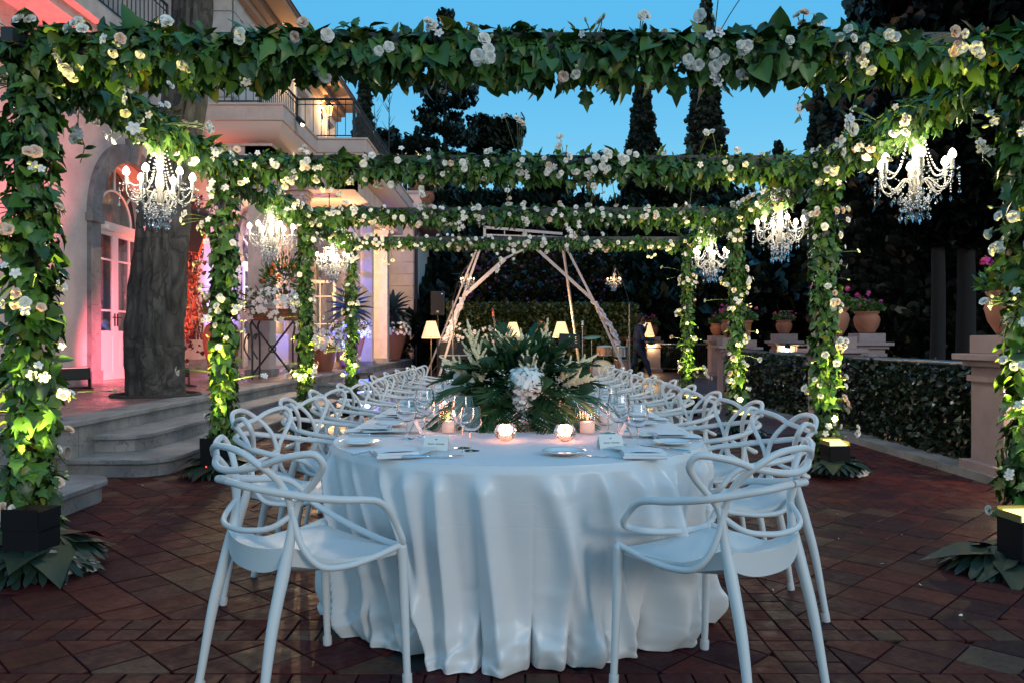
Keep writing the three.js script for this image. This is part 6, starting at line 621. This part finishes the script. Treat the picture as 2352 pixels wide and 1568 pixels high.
{ const q = P(1308, 782, 19), t = thing('music_stand', 'black perforated music stand on the stage', 'music stand', [q.x, 0, q.z]); const h = q.y, s = new THREE.Shape([[-.27, -.17], [.27, -.17], [.25, .17], [-.25, .17]].map(p => new THREE.Vector2(...p))); for (let j = 0; j < 4; j++) for (let i = 0; i < 6; i++) { const p = new THREE.Path(); p.absarc(.0 + i * .036, .1 - j * .05, .013, 0, TAU, true); s.holes.push(p); } part('desk', put(new THREE.ExtrudeGeometry(s, { depth: .006, bevelEnabled: false, curveSegments: 6 }), [0, h, 0], [-.35, 0, -.06]), M.black, t); part('lip', put(bx(.54, .015, .06, 0, -.17, .03), [0, h, 0], [-.35, 0, -.06]), M.black, t); part('pole', rod(V(0, 0, -.02), V(0, h, -.02), .014), M.black, t); for (let k = 0; k < 3; k++) { const a = k * TAU / 3; part('leg', rod(V(0, .2, 0), V(Math.cos(a) * .3, .01, Math.sin(a) * .3), .01), M.black, t); } }
{ const q = P(1338, 742, 18.4), t = thing('microphone_stand', 'chrome vintage microphone on a tall stand', 'microphone stand', [q.x, 0, q.z]); part('pole', rod(V(0, .02, 0), V(0, q.y - .08, 0), .012), M.steel, t); part('base', lathe([[0, .03], [.1, .025], [.13, 0]], 18), M.black, t); part('microphone', [bx(.055, .11, .05, 0, q.y, 0, .02), bx(.06, .012, .055, 0, q.y - .03, 0), bx(.012, .1, .058, 0, q.y, 0), bx(.012, .1, .054, -.018, q.y, 0), bx(.012, .1, .054, .018, q.y, 0)], M.steel, t); }
{ // drum kit
  const q = P(1390, 830, 21), t = thing('drum_kit', 'drum kit with pale bass drum and chrome rims on the stage', 'drum kit', [q.x, 0, q.z]); const shell = mat([.42, .22, .18], .3), head = mat([.62, .55, .52], .5), drum = (n, x, y, z, R, D, ex, hd = head) => { const m = M4([x, y, z], [ex, 0, 0]); const d = part(n, put(new THREE.CylinderGeometry(R, R, D, 32, 1, true), [0, 0, 0]).applyMatrix4(m), n === 'snare_drum' ? M.steel : shell, t); part('drum_head', [put(new THREE.CylinderGeometry(R * .98, R * .98, .008, 32), [0, D / 2, 0]), put(new THREE.CylinderGeometry(R * .98, R * .98, .008, 32), [0, -D / 2, 0])].map(g => g.applyMatrix4(m)), hd, d); part('rim', [D / 2, -D / 2].map(o => put(new THREE.TorusGeometry(R, .014, 6, 36), [0, o, 0], [Math.PI / 2, 0, 0]).applyMatrix4(m)), M.steel, d); const lg = []; for (let k = 0; k < 8; k++) { const a = k / 8 * TAU; lg.push(bx(.014, D * .7, .014, Math.cos(a) * (R + .01), 0, Math.sin(a) * (R + .01)).applyMatrix4(m)); } part('lug', merge(lg), M.steel, d); };
  drum('bass_drum', -.08, .31, 0, .3, .4, Math.PI / 2); drum('tom', -.02, .86, .02, .2, .22, .1); drum('snare_drum', .42, .84, .15, .2, .24, .05); drum('floor_tom', .5, .4, -.3, .22, .4, 0);
  for (const [x, y, z, R, e] of [[-.35, 1.22, -.1, .25, .2], [.62, 1.17, -.2, .24, -.2]]) { part('cymbal', put(lathe([[0, .03], [.03, .028], [.05, .012], [R, -.008], [R, -.012], [.05, .006], [0, .02]], 30), [x, y, z], [e, 0, e * .5]), M.brass, t); part('cymbal_stand', [rod(V(x, 0, z), V(x, y + .03, z), .011), rod(V(x, .25, z), V(x + .22, .01, z + .1), .01), rod(V(x, .25, z), V(x - .22, .01, z + .1), .01)], M.steel, t); }
  part('stand', [rod(V(.42, .72, .15), V(.42, .02, .15), .012), rod(V(.42, .3, .15), V(.6, .01, .3), .01), rod(V(.42, .3, .15), V(.25, .01, .3), .01), rod(V(-.02, .75, .02), V(-.05, .6, 0), .014)], M.steel, t);
  const g = thing('stage_light', 'small yellow green stage light on the floor by the drums', 'stage light', [q.x - .5, 0, q.z + .55]); part('body', rod(V(0, .2, -.1), V(0, .24, .08), .07, .08, 14), M.black, g); part('lens', put(new THREE.SphereGeometry(.05, 12, 8), [0, .243, .1]), led(col(.75, 1, .15), 8), g); part('yoke', [bar(V(-.09, .22, 0), V(-.09, .02, 0), .012, .03), bar(V(.09, .22, 0), V(.09, .02, 0), .012, .03), bx(.2, .02, .1, 0, .01, 0)], M.black, g); const l = new THREE.PointLight(col(.75, 1, .2), .8, 0, 2); l.position.set(q.x - .5, .243, q.z + .72); scene.add(l);
}
{ const q = P(1062, 830, 21), t = thing('piano', 'black upright electric piano behind the flowers on the left', 'piano', [q.x, 0, q.z]); part('case', [bx(1.3, .5, .4, 0, .85, 0, .015), bx(1.3, .1, .6, 0, .68, .05, .01)], M.black, t); part('keys', bx(1.15, .02, .16, 0, .74, .28), china, t); for (const s of [-1, 1]) part('leg', bx(.08, .62, .4, s * .58, .31, .05), M.black, t); const f = thing('white_flower_bush', 'bush of small white flowers behind the piano', 'shrub', [q.x + .1, 0, q.z - 2.6]); petunias(f, 0, .95, 0, .8, 150, .75); }
// ---------- the walking man ----------
{
  const O = P(1466, 0, 21.6), t = thing('person', 'man in a navy suit with white shirt collar walking right past the stage', 'person', [O.x, 0, O.z], 0);
  const field = (bones, lo, hi, cell, k) => { const sz = Math.max(hi[0] - lo[0], hi[1] - lo[1], hi[2] - lo[2]), n = Math.round(sz / cell), mc = new MarchingCubes(n, new THREE.MeshBasicMaterial(), false, false, 400000), c = lo.map((l, i) => (l + hi[i]) / 2); mc.isolation = 0; const dcap = (x, y, z, [a, b, r0, r1]) => { const bx2 = b[0] - a[0], by = b[1] - a[1], bz = b[2] - a[2], px = x - a[0], py = y - a[1], pz = z - a[2]; const h = Math.min(1, Math.max(0, (px * bx2 + py * by + pz * bz) / (bx2 * bx2 + by * by + bz * bz || 1e-9))); return Math.hypot(px - bx2 * h, py - by * h, pz - bz * h) - lerp(r0, r1, h); };
    for (let kz = 0; kz < n; kz++) for (let j = 0; j < n; j++) for (let i = 0; i < n; i++) { const w = q => ((q - n / 2) / (n / 2)) * sz / 2, x = c[0] + w(i), y = c[1] + w(j), z = c[2] + w(kz); let d = 9; for (const b of bones) { const e = dcap(x, y, z, b), hh = Math.max(k - Math.abs(d - e), 0) / k; d = Math.min(d, e) - hh * hh * k * .25; } mc.field[i + j * n + kz * n * n] = -d; }
    mc.update(); const g = new THREE.BufferGeometry(), cnt = mc.count; const p = new Float32Array(mc.positionArray.slice(0, cnt * 3)), nn = new Float32Array(mc.normalArray.slice(0, cnt * 3)); for (let i = 0; i < cnt; i++) { for (let a = 0; a < 3; a++) p[i * 3 + a] = p[i * 3 + a] * sz / 2 + c[a]; } g.setAttribute('position', new THREE.BufferAttribute(p, 3)); g.setAttribute('normal', new THREE.BufferAttribute(nn, 3)); g.computeVertexNormals(); return g; };
  const suit = mat([.016, .028, .065], .75), skin = mat([.20, .10, .065], .6), hair = mat([.012, .009, .008], .8), shirt = mat([.7, .7, .7], .8);
  const H = { hip: [0, .97, 0], chest: [.04, 1.38, 0], neck: [.06, 1.55, 0] };
  const body = [[[0, .98, 0], [.02, 1.2, 0], .15, .145], [[.02, 1.2, 0], [.04, 1.42, 0], .15, .15], [[.04, 1.44, -.15], [.04, 1.44, .15], .075, .075], [[.05, 1.47, 0], [.07, 1.56, 0], .06, .055],
    [[-.02, .95, .09], [.22, .52, .1], .095, .07], [[.22, .52, .1], [.34, .09, .1], .068, .05], [[-.02, .95, -.09], [-.08, .52, -.09], .095, .07], [[-.08, .52, -.09], [-.36, .18, -.09], .068, .05],
    [[.04, 1.43, .19], [.12, 1.17, .24], .06, .05], [[.12, 1.17, .24], [.40, 1.14, .2], .048, .038], [[.04, 1.43, -.19], [.12, 1.2, -.23], .06, .05], [[.12, 1.2, -.23], [.22, 1.44, -.1], .048, .038], [[.34, .07, .1], [.5, .05, .1], .045, .035], [[-.37, .16, -.09], [-.27, .06, -.09], .045, .035]];
  part('body', field(body, [-.55, -.02, -.98], [.65, 1.62, .66], .022, .05), suit, t);
  const hd = [[[.10, 1.70, 0], [.11, 1.74, 0], .088, .094], [[.13, 1.63, 0], [.155, 1.61, 0], .06, .045], [[.07, 1.56, 0], [.09, 1.64, 0], .05, .055], [[.195, 1.685, 0], [.222, 1.665, 0], .014, .013], [[.16, 1.715, .03], [.18, 1.72, .03], .02, .01], [[.16, 1.715, -.03], [.18, 1.72, -.03], .02, .01], [[.09, 1.70, .088], [.085, 1.67, .09], .02, .014], [[.09, 1.70, -.088], [.085, 1.67, -.09], .02, .014]];
  const headM = part('head', field(hd, [-.04, 1.5, -.18], [.28, 1.86, .18], .008, .022), skin, t); part('hair', field([[[.07, 1.77, 0], [.12, 1.79, 0], .092, .082], [[.04, 1.70, 0], [.05, 1.76, 0], .085, .09]], [-.08, 1.56, -.16], [.24, 1.92, .16], .01, .03), hair, headM); part('mouth', bx(.006, .008, .045, .199, 1.625, 0), mat([.12, .04, .035], .6), headM); for (const s of [-1, 1]) part('eye', put(new THREE.SphereGeometry(.01, 8, 6), [.183, 1.70, s * .034]), hair, headM);
  const hand = (p, d, up) => { const f = V(...d).normalize(), u = V(...up).normalize(), s = f.clone().cross(u).normalize(), Q = (a, b, c) => { const v = V(...p).addScaledVector(f, a).addScaledVector(u, b).addScaledVector(s, c); return [v.x, v.y, v.z]; }, b = [[Q(-.02, 0, 0), Q(.03, 0, 0), .026, .034], [Q(.04, 0, -.028), Q(.07, 0, .028), .017, .016]]; [[-.033, .075], [-.011, .085], [.011, .08], [.032, .062]].forEach(([o, L]) => { b.push([Q(.07, 0, o), Q(.07 + L * .55, -.012, o * 1.08), .0095, .0088], [Q(.07 + L * .55, -.012, o * 1.08), Q(.07 + L * .9, -.04, o * 1.05), .0088, .0075]); }); b.push([Q(.01, 0, -.03), Q(.05, -.012, -.062), .012, .01], [Q(.05, -.012, -.062), Q(.08, -.03, -.06), .01, .008]); const lo = p.map(v => v - .17), hi = p.map(v => v + .17); return field(b, lo, hi, .0048, .008); };
  part('hand', hand([.42, 1.14, .2], [1, -.05, -.05], [0, 1, .2]), skin, t); part('hand', hand([.225, 1.47, -.09], [.1, 1, .4], [-.9, .2, .3]), skin, t);
  part('shirt', put(new THREE.CylinderGeometry(.068, .072, .05, 18, 1, true), [.073, 1.545, 0], [0, 0, -.25]), shirt, t); part('shirt_front', put(bx(.02, .16, .07, .17, 1.43, 0, .008), [0, 0, 0]), shirt, t); part('bow_tie', bx(.02, .03, .09, .148, 1.525, 0, .006), hair, t);
  for (const [x, y, z, r] of [[.40, .045, .1, 0], [-.33, .1, -.09, -.75]]) part('shoe', put(new THREE.SphereGeometry(.06, 14, 10), [x, y, z], [0, 0, r], [2.1, .72, .8]), M.black, t);
}

{ const L = [], C = []; for (let i = 0; i < 46; i++) { const x = rr(-3.2, 3.8), z = rr(2.7, 6.5); if (Math.abs(x) < 1.0 && z > 2.5) continue; L.push(new THREE.Matrix4().compose(V(x, .004, -z), aim(V(rr(-1, 1), .05, rr(-1, 1)), rnd() * 6), V(1, 1, 1).multiplyScalar(rr(.012, .028)))); C.push(rnd() < .7 ? col(.7, .68, .62) : col(.05, .08, .03)); } const o = scatter('fallen_petals', rusGeo, LM.leaf, L, scene, C); tag(o, 'tiny fallen petals and leaves scattered on the terracotta floor', 'petals'); }
renderer.render(scene, camera);
